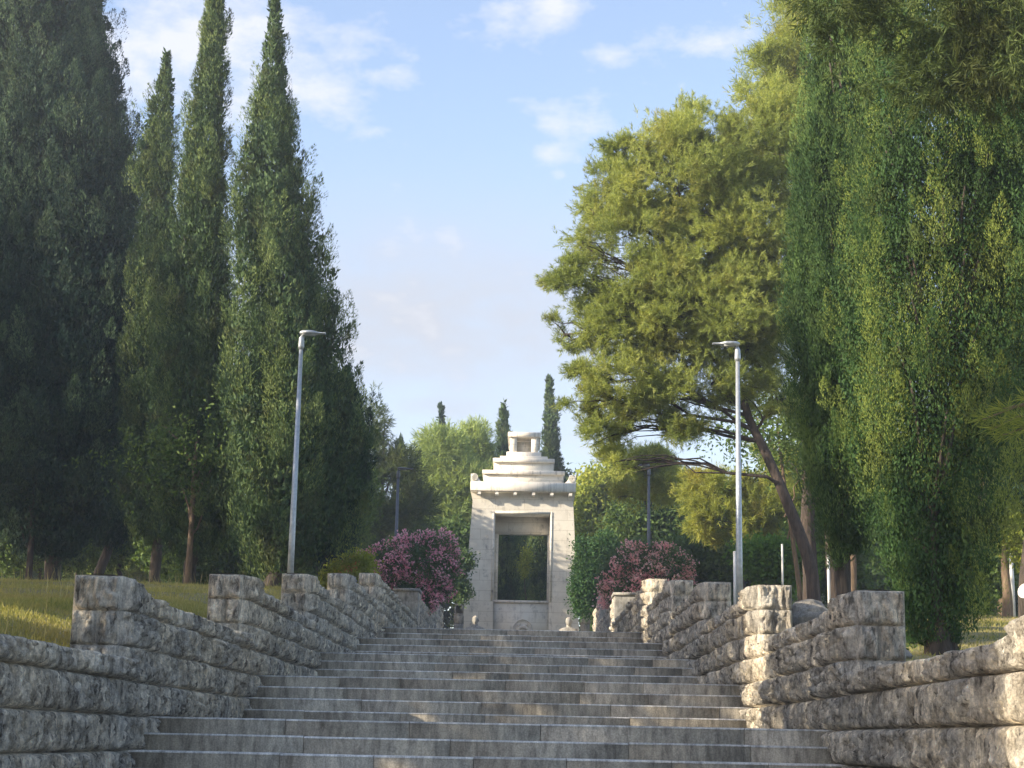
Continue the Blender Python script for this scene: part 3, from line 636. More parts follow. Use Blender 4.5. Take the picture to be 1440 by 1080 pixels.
# near sprig
def sprig():
    rg = np.random.RandomState(8); Y = 11.5; a = np.array(at(1600, 560, Y+.5)); 
    root = empty('pine_sapling', (a[0]+.1, Y+.5, float(gz(a[0], Y+.5))), 'young pine reaching in at the right edge with one long-needled twig', 'pine tree')
    t = MB(); g0 = root.location.z; t.tube([(a[0]+.1, Y+.5, g0-.1), (a[0]+.05, Y+.5, (g0+a[2])/2), tuple(a), (a[0], Y+.5, a[2]+.7)], [.06, .045, .03, .01], 8)
    for (x, y) in ((1372, 590), (1400, 575), (1400, 612), (1425, 600), (1385, 604), (1430, 560), (1440, 625)):
        e = np.array(at(x+10, y, Y)); limb(t, a, e, .014, .005, rg, .03, 6, .06, 5)
    t.build('trunk', bark_light, root, True)
    Cs, Ds = [], []
    for (x, y) in ((1372, 588), (1395, 575), (1400, 612), (1425, 600), (1385, 602), (1430, 560), (1440, 625), (1412, 590)):
        e = np.array(at(x+8, y, Y)); d0 = np.array([-1, 0, .15]); n = 60
        D = d0*.6+rg.normal(size=(n, 3))*.62; D /= np.linalg.norm(D, axis=1)[:, None]
        Cs.append(e+np.outer(rg.rand(n)*.12, [1, 0, 0])); Ds.append(D)
    V, q = leaves(np.concatenate(Cs), np.concatenate(Ds), .13, .005, rg, .05); mk('needles', V, q, lf_pine_y, root)
sprig()

# ------------------------------------------------------------------ middle distance
G2 = 'trees behind the monument'
cypress(102, [(531,771,774),(555,766,780),(600,762,786),(660,760,788),(740,762,786),(800,765,783)], lf_cyp, 'dark pointed cypress rising behind the right side of the monument top', 24, .2, .9, .8, trunk_r=.2, group='far pointed cypresses')
cypress(102, [(566,707,710),(590,702,716),(630,698,720),(720,696,720),(800,700,716)], lf_cyp, 'dark pointed cypress rising behind the left side of the monument top', 25, .2, .9, .8, trunk_r=.2, group='far pointed cypresses')
cypress(112, [(573,619,622),(590,616,624),(640,614,627),(760,612,628)], lf_cyp_d, 'cypress tip poking above the pale pines', 26, .2, .9, .8, trunk_r=.2, group='far pointed cypresses')
cypress(112, [(614,561,564),(640,558,568),(700,556,570),(780,556,570)], lf_cyp_d, 'small cypress tip between the dark cypress wall and the pale pines', 27, .2, .9, .8, trunk_r=.2, group='far pointed cypresses')
blob_tree('pine_tree', 96, [(622,640,36,38),(605,690,40,40),(650,690,40,40),(640,740,45,40),(600,740,40,40)], lf_pine_b, 'pale green sunlit pine left of the monument', 'pine tree', 34, 'needle', n=7000, leaf=.42, tr=.25, gap=.38, m=9, group=G2, shell=.2, gs=.5, nl=4)
blob_tree('pine_tree', 100, [(668,635,26,36),(672,680,30,38),(655,660,26,30)], lf_pine_b, 'greyer green pine touching the monument cornice', 'pine tree', 35, 'needle', n=4500, leaf=.42, tr=.25, gap=.38, m=9, group=G2, shell=.2, gs=.5, nl=4)
blob_tree('pine_tree', 84, [(540,700,36,40),(560,660,28,30),(575,720,36,46),(520,640,20,40),(528,590,14,34),(510,730,30,40)], lf_pine_d, 'dusky pine between the dark cypress wall and the pale pines', 'pine tree', 36, 'needle', n=5000, leaf=.36, tr=.22, gap=.42, m=9, group=G2, shell=.2, gs=.6, nl=6)
blob_tree('pine_tree', 90, [(640,790,40,50),(590,790,40,50)], lf_green, 'green tree behind the left pink oleander', 'tree', 37, n=2200, leaf=.3, group=G2, nl=3)
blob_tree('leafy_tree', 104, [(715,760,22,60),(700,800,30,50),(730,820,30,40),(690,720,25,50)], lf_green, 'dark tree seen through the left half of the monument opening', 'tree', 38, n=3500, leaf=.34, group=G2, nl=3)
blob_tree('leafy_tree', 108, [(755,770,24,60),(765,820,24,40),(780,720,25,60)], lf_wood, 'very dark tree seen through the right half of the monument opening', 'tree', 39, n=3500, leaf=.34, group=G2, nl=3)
for i, (x, Y, w_) in enumerate(((708, 88, 17), (732, 99, 26), (764, 90, 17))):
    cypress(Y, [(640+i*14, x-2, x+2), (700, x-w_*.6, x+w_*.6), (780, x-w_, x+w_), (850, x-w_*.9, x+w_*.9), (880, x-w_*.4, x+w_*.4)], (lf_cyp, lf_cyp_g, lf_cyp)[i], ('dark cypress behind the left side of the monument opening', 'dark cypress behind the middle of the monument opening', 'dark cypress behind the right side of the monument opening')[i], 120+i, .18, .7, .9, None, .15, group='cypresses behind the monument opening')
blob_tree('pine_tree', 84, [(738,795,6,13),(741,778,5,9)], lf_yel, 'small yellow-green lit tree in the middle of the monument opening', 'tree', 47, n=170, leaf=.12, tr=.05, group=G2, nl=2, m=6, gap=.3)
blob_tree('leafy_tree', 92, [(840,705,34,40),(872,690,36,40),(915,680,34,30),(820,760,26,40),(860,760,40,40)], lf_yel, 'yellow-green tree right of the monument above the dark green shrub', 'tree', 48, n=3800, leaf=.3, group=G2, nl=5)
blob_tree('leafy_tree', 74, [(900,735,40,30),(935,760,40,40),(960,720,34,34),(930,790,50,40)], lf_green, 'olive green tree behind the right pink oleander', 'tree', 49, n=4200, leaf=.22, group=G2, nl=6)
blob_tree('pine_tree', 62, [(905,655,34,26),(935,680,40,26),(900,690,34,22)], lf_pine_y, 'golden pine glimpsed under the big leaning pine', 'pine tree', 51, 'needle', n=4200, leaf=.2, tr=.12, gap=.43, m=12, group=G2, nl=6, clump=34, shell=.1, gs=1.3)
blob_tree('pine_tree', 56, [(1000,690,50,30),(1060,700,50,34),(1030,735,55,26),(1100,720,50,40),(980,730,36,26),(1090,650,36,28)], lf_pine_y, 'golden and orange pine behind the right lamp post', 'pine tree', 52, 'needle', n=9500, leaf=.2, tr=.16, gap=.44, m=13, group=G2, nl=10, shell=.1, clump=34, gs=1.3)
blob_tree('leafy_tree', 60, [(1000,790,40,30),(1060,800,50,36),(960,800,36,34),(1020,830,60,26)], lf_green, 'dark green shrubby tree behind the pair of right lamp posts', 'tree', 53, n=4500, leaf=.18, group=G2, nl=6)
blob_tree('leafy_tree', 50, [(1080,785,40,18),(1110,800,36,24)], lf_lime, 'lime green leafy branchy tree left of the leaning pine trunk', 'tree', 54, n=1500, leaf=.16, tr=.1, group=G2, nl=6)
blob_tree('leafy_tree', 52, [(1150,770,40,60),(1190,800,30,50),(1170,720,40,40)], lf_green, 'green tree behind the leaning pine trunk', 'tree', 55, n=3500, leaf=.18, tr=.12, group=G2, nl=6)
blob_tree('leafy_tree', 46, [(1385,800,30,34),(1370,840,24,26),(1400,760,36,30)], lf_green, 'green shrub behind the big cypress trunk near the right edge', 'tree', 56, n=2200, leaf=.15, tr=.1, group=G2, nl=5)
blob_tree('leafy_tree', 40, [(1425,735,30,30),(1440,700,30,26),(1400,745,16,14),(1450,770,24,20)], lf_yel, 'small tree at the right edge with forked lit tan trunk and yellow-green leaves', 'tree', 57, n=1300, leaf=.13, tr=.13, group=G2, nl=5, bmat=bark_light, base=at(1417,876,40).x,
          trpath=[(1417,876),(1417,840),(1413,800),(1411,770),(1425,740)])
blob_tree('leafy_tree', 70, [(1300,700,80,90),(1420,690,70,90),(1240,760,60,80),(1350,800,70,60)], lf_green, 'wood tree far behind the big right cypress', 'tree', 58, n=5500, leaf=.26, group=G2, nl=4)
blob_tree('leafy_tree', 78, [(1040,760,90,70),(1140,740,80,80),(960,780,60,60)], lf_green, 'wood tree behind the golden pine on the right', 'tree', 59, n=5500, leaf=.28, group=G2, nl=4)
for i, (x, Y, r_, lab) in enumerate([(1390, 47, .22, 'thick tan trunk behind the small forked tree, left one'), (1402, 49, .2, 'thick tan trunk behind the small forked tree, right one'), (1008, 67, .09, 'slender leaning grey trunk between the right oleander and the lamp posts'),
        (1122, 46, .08, 'thin tan trunk left of the leaning pine trunk'), (1176, 44, .2, 'dark trunk just right of the leaning pine trunk'), (1190, 43, .12, 'lit tan trunk left of the bright green cypress')]):
    b0 = at(x, 850, Y); g0 = float(gz(b0.x, Y)); rt = empty('slender_tree', (b0.x, Y, g0), lab, 'tree', 'bare trunks in the right wood'); t = MB(); rg = np.random.RandomState(i+90)
    zz = np.linspace(g0-.1, g0+[5.5, 5.5, 3.0, 5.5, 5.5, 5.5][i], 12); hh_ = zz[-1]-g0; lean = [-.02, .05, -.35, -.12, -.1, .02][i]
    t.tube(np.stack([b0.x+lean*(zz-g0)+.2*vn(zz*.7, i), Y+0*zz, zz], -1), np.linspace(r_, r_*.45, 12), 9)
    for q_ in range(5): fq = hh_*(.4+q_*.11); limb(t, (b0.x+lean*fq, Y, g0+fq), (b0.x+lean*fq+rg.uniform(-1, 1), Y+rg.uniform(-.5, .5), g0+fq+hh_*.25), .03, .008, rg)
    t.build('trunk', bark_pine if i == 4 else bark_light, rt, True)
    P = np.array([b0.x+lean*hh_*.9, Y, g0+hh_*.95])+rg.normal(size=(300, 3))*[.8, .7, .6]; C = P[:, None]+rg.normal(size=(300, 9, 3))*.15; D = rg.normal(size=(2700, 3)); D /= np.linalg.norm(D, axis=1)[:, None]
    V, q = leaves(C.reshape(-1, 3), D, .14, .07, rg); mk('crown', V, q, lf_green, rt)
# shrubs
GO = 'flowering shrubs along the walls'
blob_tree('oleander_shrub', 60, [(600,795,44,40),(550,805,44,38),(525,815,24,24),(575,775,26,22),(622,812,20,28),(575,835,46,26),(545,830,30,30),(612,770,30,22)], lf_ole, 'round oleander covered in pink flowers left of the monument', 'shrub', 61, n=5200, leaf=.11, trunk=False, gap=.38, gs=1.8, flowers=(pink, 2600, .09), group=GO, m=9, shell=.5)
blob_tree('oleander_shrub', 58, [(900,800,40,32),(935,808,38,36),(872,812,28,34),(900,835,50,28),(945,830,24,24),(905,780,28,16)], lf_ole, 'round oleander covered in rose-pink flowers right of the monument', 'shrub', 62, n=4800, leaf=.11, trunk=False, gap=.38, gs=1.8, flowers=(pink2, 2400, .09), group=GO, m=9, shell=.5)
blob_tree('flowering_shrub', 46, [(485,815,26,20),(505,800,22,16),(465,822,14,14)], lf_yel, 'yellow and orange shrub behind the left wall piers', 'shrub', 63, n=1200, leaf=.11, trunk=False, gap=.3, flowers=(orange, 70, .06), group=GO, m=8)
blob_tree('leafy_shrub', 71, [(830,805,20,34),(822,838,16,30),(846,775,22,24),(852,820,16,34),(818,770,8,16)], leaf_mat('deep_shrub_leaves', [(.035, .09, .035), (.06, .13, .045), (.10, .17, .06)], .3), 'deep green climbing shrub overlapping the right edge of the monument', 'shrub', 64, n=4200, leaf=.13, trunk=False, gap=.42, gs=1.6, group=GO, m=9)
blob_tree('leafy_shrub', 71, [(655,790,9,12),(650,830,9,14),(640,800,10,30)], lf_ole, 'thin leafy shoots against the left edge of the monument', 'shrub', 65, n=650, leaf=.13, trunk=False, gap=.3, group=GO, m=7)

# far wood closing the view
fw = [(-42,118,15),(-33,125,14),(-25,116,13),(-17,122,12),(-9,126,11),(-1,130,9),(7,124,8.5),(14,120,9),(21,126,10),(28,118,11),(36,124,12),(45,116,13),(-38,90,11),(-29,86,10),(-21,88,9.5),(22,88,9),(30,84,10),(38,92,11)]
rg = np.random.RandomState(77)
def far_proto(mt, seed):
    rg = np.random.RandomState(seed); n = 3000; B = [(0,0,5.5,3.6,3.2,3.6),(1.6,.3,7.5,2.4,2.4,2.2),(-1.8,-.2,4.2,2.8,2.6,2.4),(1.9,.2,3.0,2.6,2.6,2.2),(-.4,0,1.8,3.6,2.6,1.7)]
    P, d, _ = crown_points(B, n, rg, seed, .36, .6, .4); k = len(P); C = P[:, None]+rg.normal(size=(k, 8, 3))*.28; D = rg.normal(size=(k*8, 3)); D /= np.linalg.norm(D, axis=1)[:, None]
    V, q = leaves(C.reshape(-1, 3), D, .4, .24, rg)
    me = mk('crown', V, q, mt, None); t = MB(); t.tube([(0,0,-.2),(.1,0,3),(0,0,7)], [.3,.2,.05], 8); tk = t.build('trunk', bark, None, True); return me, tk
protos = [far_proto(lf_green, 1), far_proto(lf_wood, 2), far_proto(lf_pine_b, 3)]
for i, (X, Y, h) in enumerate(fw):
    c, t = protos[i % 3]; e = empty('wood_tree', (X, Y, float(gz(X, Y))), 'far wood tree %s, only bits of its crown showing between nearer trees' % ('left of the monument' if X < -2 else 'behind the monument' if X < 9 else 'right of the monument'), 'tree', 'far wood left' if X < -2 else 'far wood behind' if X < 9 else 'far wood right')
    if i >= 3: c, t = c.copy(), t.copy(); COL.objects.link(c); COL.objects.link(t)
    c.parent = e; t.parent = e; e.scale = (h/9.5*1.15, h/9.5, h/9.5); e.rotation_euler = (0, 0, i*1.9)

# ------------------------------------------------------------------ monument
MX, MY, MDp = .085, 75.0, 6.4
mon = empty('stone_monument', (MX, MY, FL[-1][1]), 'tall pale stone gateway monument with stepped top at the head of the stairs', 'monument')
def hx(px, py, Y=MY): return at(px, py, Y).x-MX
def hz(py, px=735, Y=MY): return at(px, py, Y).z
def slab(name, x, z0, z1, yf, mat=marble_m, dep=None, bev=.015, parent=mon):
    b = MB(); d = MDp if dep is None else dep
    b.box(MX-x, MX+x, MY+yf, MY+yf+d, z0, z1, bev); return b.build(name, mat, parent)
ztop = hz(692); zo_t, zo_b = hz(723), hz(846); zb = FL[-1][1]-.1
wt, wb = 70.3/31.3*1.0, None
wt = (hx(807,709)-hx(667,709))/2; wlow = (hx(815.5,888)-hx(651,888))/2; zlow = hz(888)
def bw(z): return wt+(wlow-wt)*(ztop-z)/(ztop-zlow)
ow = (hx(775.5,780)-hx(697.6,780))/2
def prism(name, poly_f, mat=marble_m):  # poly: list of (x,z) in front plane, extruded through the depth with a slight batter
    n = len(poly_f); b = MB(); V = []
    for yy_ in (0, MDp):
        for x, z in poly_f: V.append((MX+x, MY+yy_, z))
    fr = list(range(n)); q = [(i, (i+1) % n, n+(i+1) % n, n+i) for i in range(n)]
    b.add(V, q); b.n = b.n
    me = b.build(name, mat, mon)
    import bmesh
    bm = bmesh.new(); bm.from_mesh(me.data); bm.verts.ensure_lookup_table()
    bm.faces.new([bm.verts[i] for i in fr][::-1]); bm.faces.new([bm.verts[n+i] for i in fr]); bmesh.ops.recalc_face_normals(bm, faces=bm.faces[:]); bm.to_mesh(me.data); bm.free(); return me
rc = .0
prism('left_pier' if False else 'gate_pier', [(-bw(zb), zb), (-ow, zb), (-ow, zo_t), (-bw(zo_t), zo_t)])
prism('gate_pier', [(ow, zb), (bw(zb), zb), (bw(zo_t), zo_t), (ow, zo_t)])
prism('lintel', [(-bw(zo_t), zo_t), (bw(zo_t), zo_t), (bw(ztop-.35), ztop-.35), (bw(ztop)+.10, ztop), (-bw(ztop)-.10, ztop), (-bw(ztop-.35), ztop-.35)])
b = MB(); b.box(MX-ow+.004, MX+ow-.004, MY+.10, MY+MDp-.1, zb, zo_b-.06, 0); b.build('parapet', marble_m, mon)
b = MB(); b.box(MX-ow+.004, MX+ow-.004, MY+.04, MY+MDp-.04, zo_b-.057, zo_b+.06, .01); b.build('sill', marble_s, mon)
# raised frame round the opening
b = MB()
for x0, x1, z0, z1 in ((-ow-.11, -ow-.02, zo_b, zo_t+.11), (ow+.02, ow+.11, zo_b, zo_t+.11), (-ow-.02, ow+.02, zo_t+.02, zo_t+.11)): b.box(MX+x0, MX+x1, MY-.022, MY+.05, z0, z1, 0)
b.build('door_frame', marble_m, mon)
iy = 1.0; xi0, xi1 = hx(700.3, 790, MY+iy), hx(769.6, 790, MY+iy); zi = hz(751, 735, MY+iy)
b = MB(); b.box(MX-ow+.004, MX+ow-.004, MY+iy, MY+iy+.5, zi, zo_t-.004, 0); b.build('inner_lintel', marble_m, mon)
b = MB(); b.box(MX-ow+.004, MX+xi0, MY+iy, MY+iy+.5, zo_b+.063, zi-.003, 0); b.build('inner_jamb', marble_m, mon)
b = MB(); b.box(MX+xi1, MX+ow-.004, MY+iy, MY+iy+.5, zo_b+.063, zi-.003, 0); b.build('inner_jamb', marble_m, mon)
# cornice, tiers, lantern
cw = (hx(811.5,684)-hx(664,684))/2; OV = .46
zc0, zc1 = hz(691, 735, MY-OV), hz(678, 735, MY-OV)
b = MB(); b.box(MX-cw, MX+cw, MY-OV, MY+MDp+OV, zc0, zc1, .02); cor = b.build('cornice', marble_s, mon)
b = MB(); b.box(MX-bw(ztop)-.12, MX+bw(ztop)+.12, MY-.16, MY+MDp+.16, ztop-.02, zc0-.002, 0); b.build('cornice_bed', marble_m, mon)
for px in (674, 698.6, 724.4, 750.2, 776, 802):
    x = at(px, 694, MY-.3).x; b = MB(); w_ = .08; z1 = zc0-.003; P = []
    for (yy_, zz) in ((MY-.40, z1), (MY-.42, z1-.14), (MY-.37, z1-.2), (MY-.28, z1-.2), (MY-.2, z1-.12), (MY-.14, z1-.16), (MY-.05, z1-.16)):
        P.append((yy_, zz))
    for k in range(len(P)-1):
        (ya, za), (yb_, zb_) = P[k], P[k+1]; V = [(x-w_, ya, za), (x+w_, ya, za), (x+w_, yb_, zb_), (x-w_, yb_, zb_)]; b.add(V, [(0,1,2,3)])
    for sx in (-w_, w_):
        for k in range(len(P)-1):
            (ya, za), (yb_, zb_) = P[k], P[k+1]; b.add([(x+sx, ya, za), (x+sx, yb_, zb_), (x+sx, yb_, z1), (x+sx, ya, z1)], [(0,1,2,3)])
    b.build('bracket', marble_m, mon)
def tier(pxs, y0, y1, yf, name, mat=marble_m, bev=.015, low=0):
    x = (hx(pxs[1], y0, MY+yf)-hx(pxs[0], y0, MY+yf))/2; z1 = hz(y0, 735, MY+yf); z0 = hz(y1, 735, MY+yf)-low
    return slab(name, x, z0, z1, yf, mat, MDp-2*yf, bev)
t1b = tier((682.5,794.5), 666, 681, .25, 'lower_tier', low=.4); t1s = tier((680,796), 661.5, 667, .12, 'lower_tier_slab', marble_s)
t2b = tier((697,780.5), 649, 664, .75, 'upper_tier', low=.5); t2s = tier((695,782), 644.5, 650, .62, 'upper_tier_slab', marble_s)
tier((705,772), 641.5, 646.5, .95, 'top_step', low=.3); tier((714,763), 635.5, 643, 1.25, 'lantern_base', marble_s, low=.3)
ly = 1.4; ld = MDp-2*ly
xl = (hx(759.5,625,MY+ly)-hx(719,625,MY+ly))/2; xo = (hx(749.5,625,MY+ly)-hx(729.5,625,MY+ly))/2; z0 = hz(636.2,735,MY+ly); z1 = hz(615,735,MY+ly)
for a_, c_ in ((-xl, -xo), (xo, xl)):
    b = MB(); b.box(MX+a_, MX+c_, MY+ly, MY+ly+.9, z0, z1, .01); b.build('lantern_pier', marble_m, mon)
    b = MB(); b.box(MX+a_, MX+c_, MY+ly+2.6, MY+ly+3.5, z0, z1, .01); b.build('lantern_pier', marble_m, mon)
b = MB(); b.box(MX-xo+.002, MX+xo-.002, MY+ly+.5, MY+ly+.8, z0, z1-.12, 0); b.build('lantern_back', marble_m, mon)
b = MB(); b.box(MX-xl-.09, MX+xl+.09, MY+ly-.1, MY+ly+3.6, z1+.002, hz(607.5,735,MY+ly-.1), .02); lc = b.build('lantern_roof', marble_s, mon)
b = MB(); b.tube([(MX+.05, MY+3.2, hz(608)), (MX+.05, MY+3.2, hz(601))], .015, 5); b.build('lightning_rod', galv_dark, mon)
# volutes on the cornice ends
for s in (-1, 1):
    b = MB(); cx_ = MX+s*(cw-.17); cz_ = zc1+.19
    th = np.linspace(0, 2.6*2*math.pi, 60); r_ = .165-.055*th/(2*math.pi)
    b.tube(np.stack([cx_+s*r_*np.cos(th+1.2), np.full(60, MY-OV+.04), cz_+r_*np.sin(th+1.2)], -1), .022, 6)
    n = 16; xx = np.linspace(0, 1, n); prof = .34*(1-sstep(.3, 1, xx))+.02*(1-xx); 
    X0 = MX+s*cw; P = []
    for yy_ in (MY-OV+.06, MY-OV+.5):
        P.append([(X0-s*.52*f, yy_, zc1) for f in xx]); P.append([(X0-s*.52*f, yy_, zc1+h_) for f, h_ in zip(xx, prof)])
    P = np.array([P[0], P[1], P[3], P[2]]); b.grid(P); b.build('volute', marble_m, mon)
# roundel relief
rd = at(735, 885, MY+.1); rr_ = .43; b = MB(); th = np.linspace(0, 2*math.pi, 49)
b.tube(np.stack([rd.x+rr_*np.cos(th), np.full(49, MY+.09), rd.z+rr_*np.sin(th)], -1), .03, 8, False)
b.tube(np.stack([rd.x+.36*np.cos(th), np.full(49, MY+.09), rd.z+.36*np.sin(th)], -1), .012, 6, False)
b.tube([(rd.x-.28, MY+.08, rd.z-.2), (rd.x-.12, MY+.05, rd.z+.08), (rd.x+.05, MY+.04, rd.z+.12), (rd.x+.18, MY+.06, rd.z+.02), (rd.x+.3, MY+.08, rd.z-.15)], [.05, .09, .1, .08, .03], 8)
b.tube([(rd.x-.14, MY+.06, rd.z+.08), (rd.x-.2, MY+.04, rd.z+.2), (rd.x-.12, MY+.05, rd.z+.27)], [.06, .08, .03], 8)
b.tube([(rd.x+.05, MY+.05, rd.z+.1), (rd.x+.2, MY+.05, rd.z+.22), (rd.x+.26, MY+.06, rd.z+.12)], [.03, .03, .015], 6)
b.build('round_relief', marble_s, mon, True)
# stone pillars beside the monument
for s, px in ((-1, 645.0), (1, 823.5)):
    c = at(px, 866, 73.0); rt = empty('stone_pillar', (c.x, 73, FL[-1][1]), 'short stacked stone pillar against the %s foot of the monument' % ('left' if s < 0 else 'right'), 'pillar', 'short pillars beside the monument')
    zt = at(px, 849, 73).z; zz = FL[-1][1]; b = MB(); k = 0; h = (zt-.5-zz)/4
    for k in range(4): b.box(c.x-.2-.01*(k % 2), c.x+.2+.01*(k % 2), 73, 73.5, zz+k*h+.003, zz+(k+1)*h-.003, .012)
    b.build('shaft', ashlar, rt)
    b = MB(); b.box(c.x-.19, c.x+.19, 73.02, 73.45, zt-.5, zt-.42, 0); b.box(c.x-.19, c.x+.19, 73.02, 73.45, zt-.08, zt, .01)
    b.box(c.x-.19, c.x-.12, 73.02, 73.45, zt-.417, zt-.083, 0); b.box(c.x+.12, c.x+.19, 73.02, 73.45, zt-.417, zt-.083, 0); b.box(c.x-.117, c.x+.117, 73.3, 73.42, zt-.417, zt-.083, 0); b.build('niche', ashlar, rt)
# busts
def bust(px, py, label):
    Yb = 70.5; p = at(px, py, Yb); root = empty('stone_bust', (p.x, Yb, FL[-1][1]), label, 'bust', 'stone busts before the monument')
    s = 1.5; hzc = p.z; nu, nv = 24, 20; u = np.linspace(0, 2*math.pi, nu+1); v = np.linspace(-math.pi/2, math.pi/2, nv)
    U, Vv = np.meshgrid(u, v); x = .092*np.cos(Vv)*np.cos(U); y = -.108*np.cos(Vv)*np.sin(U); z = .132*np.sin(Vv)
    x = x*np.where(z < 0, 1+z*2.2, 1); front = np.clip(-y/.098, 0, 1)
    y = y-.028*np.exp(-(x/.014)**2-((z+.012)/.03)**2)*front+.016*np.exp(-((np.abs(x)-.03)/.016)**2-((z-.012)/.014)**2)*front-.008*np.exp(-(x/.025)**2-((z+.055)/.01)**2)*front-.012*np.exp(-(x/.025)**2-((z+.095)/.02)**2)*front
    b = MB(); b.grid(np.stack([p.x+s*x, Yb+s*y, hzc+s*z], -1))
    for e in (-1, 1): b.tube([(p.x+e*.09*s, Yb, hzc-.02), (p.x+e*.095*s, Yb+.01, hzc+.03)], [.018, .02], 6)
    b.tube([(p.x, Yb+.01, hzc-.08*s), (p.x, Yb+.02, hzc-.2*s)], [.07*s, .085*s], 12)
    n = 14; th = np.linspace(0, 2*math.pi, 25); rows = []
    for f in np.linspace(0, 1, n):
        hw = np.interp(f, [0, .05, .14, .3, .6, 1], [.075, .15, .25, .29, .29, .2])*s*.95; hd = np.interp(f, [0, .2, .5, 1], [.07, .11, .14, .1])*s
        rows.append(np.stack([p.x+hw*np.cos(th), Yb+.02+hd*np.sin(th), np.full(25, hzc-.14*s-.3*s*f)], -1))
    b.grid(np.array(rows)); b.build('figure', ashlar, root, True)
    hb = MB(); keep = Vv > .1; sc_ = 1.09
    xx = .097*np.cos(Vv)*np.cos(U); y2 = -.112*np.cos(Vv)*np.sin(U)+.014; z2 = .136*np.sin(Vv)+.006
    rr = 1+.06*(vn(U*4, Vv*6)-.3)
    hb.grid(np.stack([p.x+s*xx*rr, Yb+s*y2*rr, hzc+s*z2*rr], -1)[nv//2+2:]); hb.build('hair', rock, root, True)
    pb = MB(); zt = hzc-.47*s; pb.box(p.x-.17, p.x+.17, Yb-.12, Yb+.2, FL[-1][1], zt-.06, .01); pb.box(p.x-.2, p.x+.2, Yb-.15, Yb+.23, zt-.057, zt+.004, .01); pb.build('pedestal', ashlar, root)
bust(668.5, 872.8, 'grey stone bust of a bare-headed man left of the round relief'); bust(800, 874.8, 'grey stone bust of a man right of the round relief')

# ------------------------------------------------------------------ street lamps
def lamp(px, pybase, pytop, Y, dirx, r0, label, mat, headlen=.55, Hk=None):
    a = at(px, pybase, Y); tp = at(px, pytop, Y); x = a.x; g0 = float(gz(x, Y)); zt = tp.z
    root = empty('street_lamp', (x, Y, g0), label, 'street lamp', 'street lamps beside the stairs')
    b = MB(); b.tube([(x, Y, g0-.1), (x, Y, g0+1.2), (x, Y, zt-.32)], [r0, r0*.97, r0*.6], 16); b.build('pole', mat, root, True)
    b = MB(); b.tube([(x, Y, zt-.36), (x, Y, zt-.30), (x, Y, zt-.12), (x+dirx*.03, Y, zt-.03)], [r0*.72, r0*.95, r0*.8, r0*.45], 14); b.build('collar', mat, root, True)
    b = MB(); n = 14; f = np.linspace(0, 1, n); hw = np.interp(f, [0, .08, .3, .55, .72, 1], [.05, .10, .15, .14, .06, .05]); th_ = np.interp(f, [0, .1, .5, .72, 1], [.05, .10, .09, .045, .035])
    rows = []
    for i in range(n):
        xx = x-dirx*.04+dirx*headlen*f[i]; an = np.linspace(0, 2*math.pi, 13); tilt = .06*f[i]*headlen
        cs, sn = np.cos(an), np.sin(an); rows.append(np.stack([np.full(13, xx), Y+hw[i]*np.sign(cs)*np.abs(cs)**.6, zt+tilt*0-.0+th_[i]*.5*np.sign(sn)*np.abs(sn)**.7], -1))
    b.grid(np.array(rows)); 
    for i in (0, n-1):
        c = b.n; b.add(np.concatenate([rows[i][:12], rows[i].mean(0)[None]]), t=[(k, (k+1) % 12, 12) for k in range(12)])
    b.build('lamp_head', mat, root, True)
    b = MB(); b.box(*sorted((x+dirx*.02, x+dirx*.28)), Y-.09, Y+.09, zt-.045, zt-.031, 0); b.build('lens', glassy, root)
lamp(407, 835, 468, 34.6, 1, .068, 'tall grey lamp post in front of the dark cypresses on the left', galv)
lamp(1040, 850, 484, 33.3, -1, .068, 'tall pale grey lamp post in front of the leaning pine on the right', galv)
lamp(555, 815, 659, 60.5, 1, .075, 'far dark lamp post in front of the left pink oleander', galv_dark, .58)
lamp(912, 820, 655, 57.5, -1, .07, 'far dark lamp post in front of the right pink oleander', galv_dark, .5)
for px, pt, pb_, Y, r_, lab in ((1034, 775, 860, 34.5, .035, 'thin white post right beside the tall right lamp post'), (1166, 780, 850, 36, .03, 'thin white post between the leaning pine trunk and the bright green cypress'), (1101, 765, 850, 48, .03, 'thin grey post in the lime green bush on the right')):
    a = at(px, pb_, Y); t_ = at(px, pt, Y); g0 = float(gz(a.x, Y)); rt = empty('metal_post', (a.x, Y, g0), lab, 'post', 'thin posts in the right wood')
    b = MB(); b.tube([(a.x, Y, g0-.1), (a.x, Y, t_.z-.03)], r_, 10); b.build('pole', white_metal, rt, True)
    b = MB(); b.tube([(a.x, Y, t_.z-.03), (a.x, Y, t_.z-.015), (a.x, Y, t_.z)], [r_*1.1, r_*1.15, r_*.5], 10); b.build('end_cap', white_metal, rt, True)
# lamp head and round floodlight glimpsed at the right edge
def disc_light(px, py, Y):
    c = at(px, py, Y); g0 = float(gz(c.x, Y)); rt = empty('floodlight', (c.x+.1, Y, g0), 'white round floodlight on a short post cut by the right edge', 'floodlight')
    d = np.array([-.75, -.6, .25]); d /= np.linalg.norm(d); A = np.cross(d, [0, 0, 1]); A /= np.linalg.norm(A); Bv = np.cross(A, d); th = np.linspace(0, 2*math.pi, 25)
    rows = [np.array(c)+d*o+(A[None]*np.cos(th)[:, None]+Bv[None]*np.sin(th)[:, None])*r for o, r in ((-.10, .02), (-.09, .05), (-.04, .085), (0, .10), (.01, .10), (.005, .09), (-.01, .001))]
    b = MB(); b.grid(np.array(rows)); b.build('reflector', white_metal, rt, True)
    b = MB(); b.tube([tuple(np.array(c)-d*.1), (c.x+.1, Y, c.z-.15), (c.x+.1, Y, g0)], .015, 8); b.build('post', galv_dark, rt, True)
disc_light(1441, 831, 22)
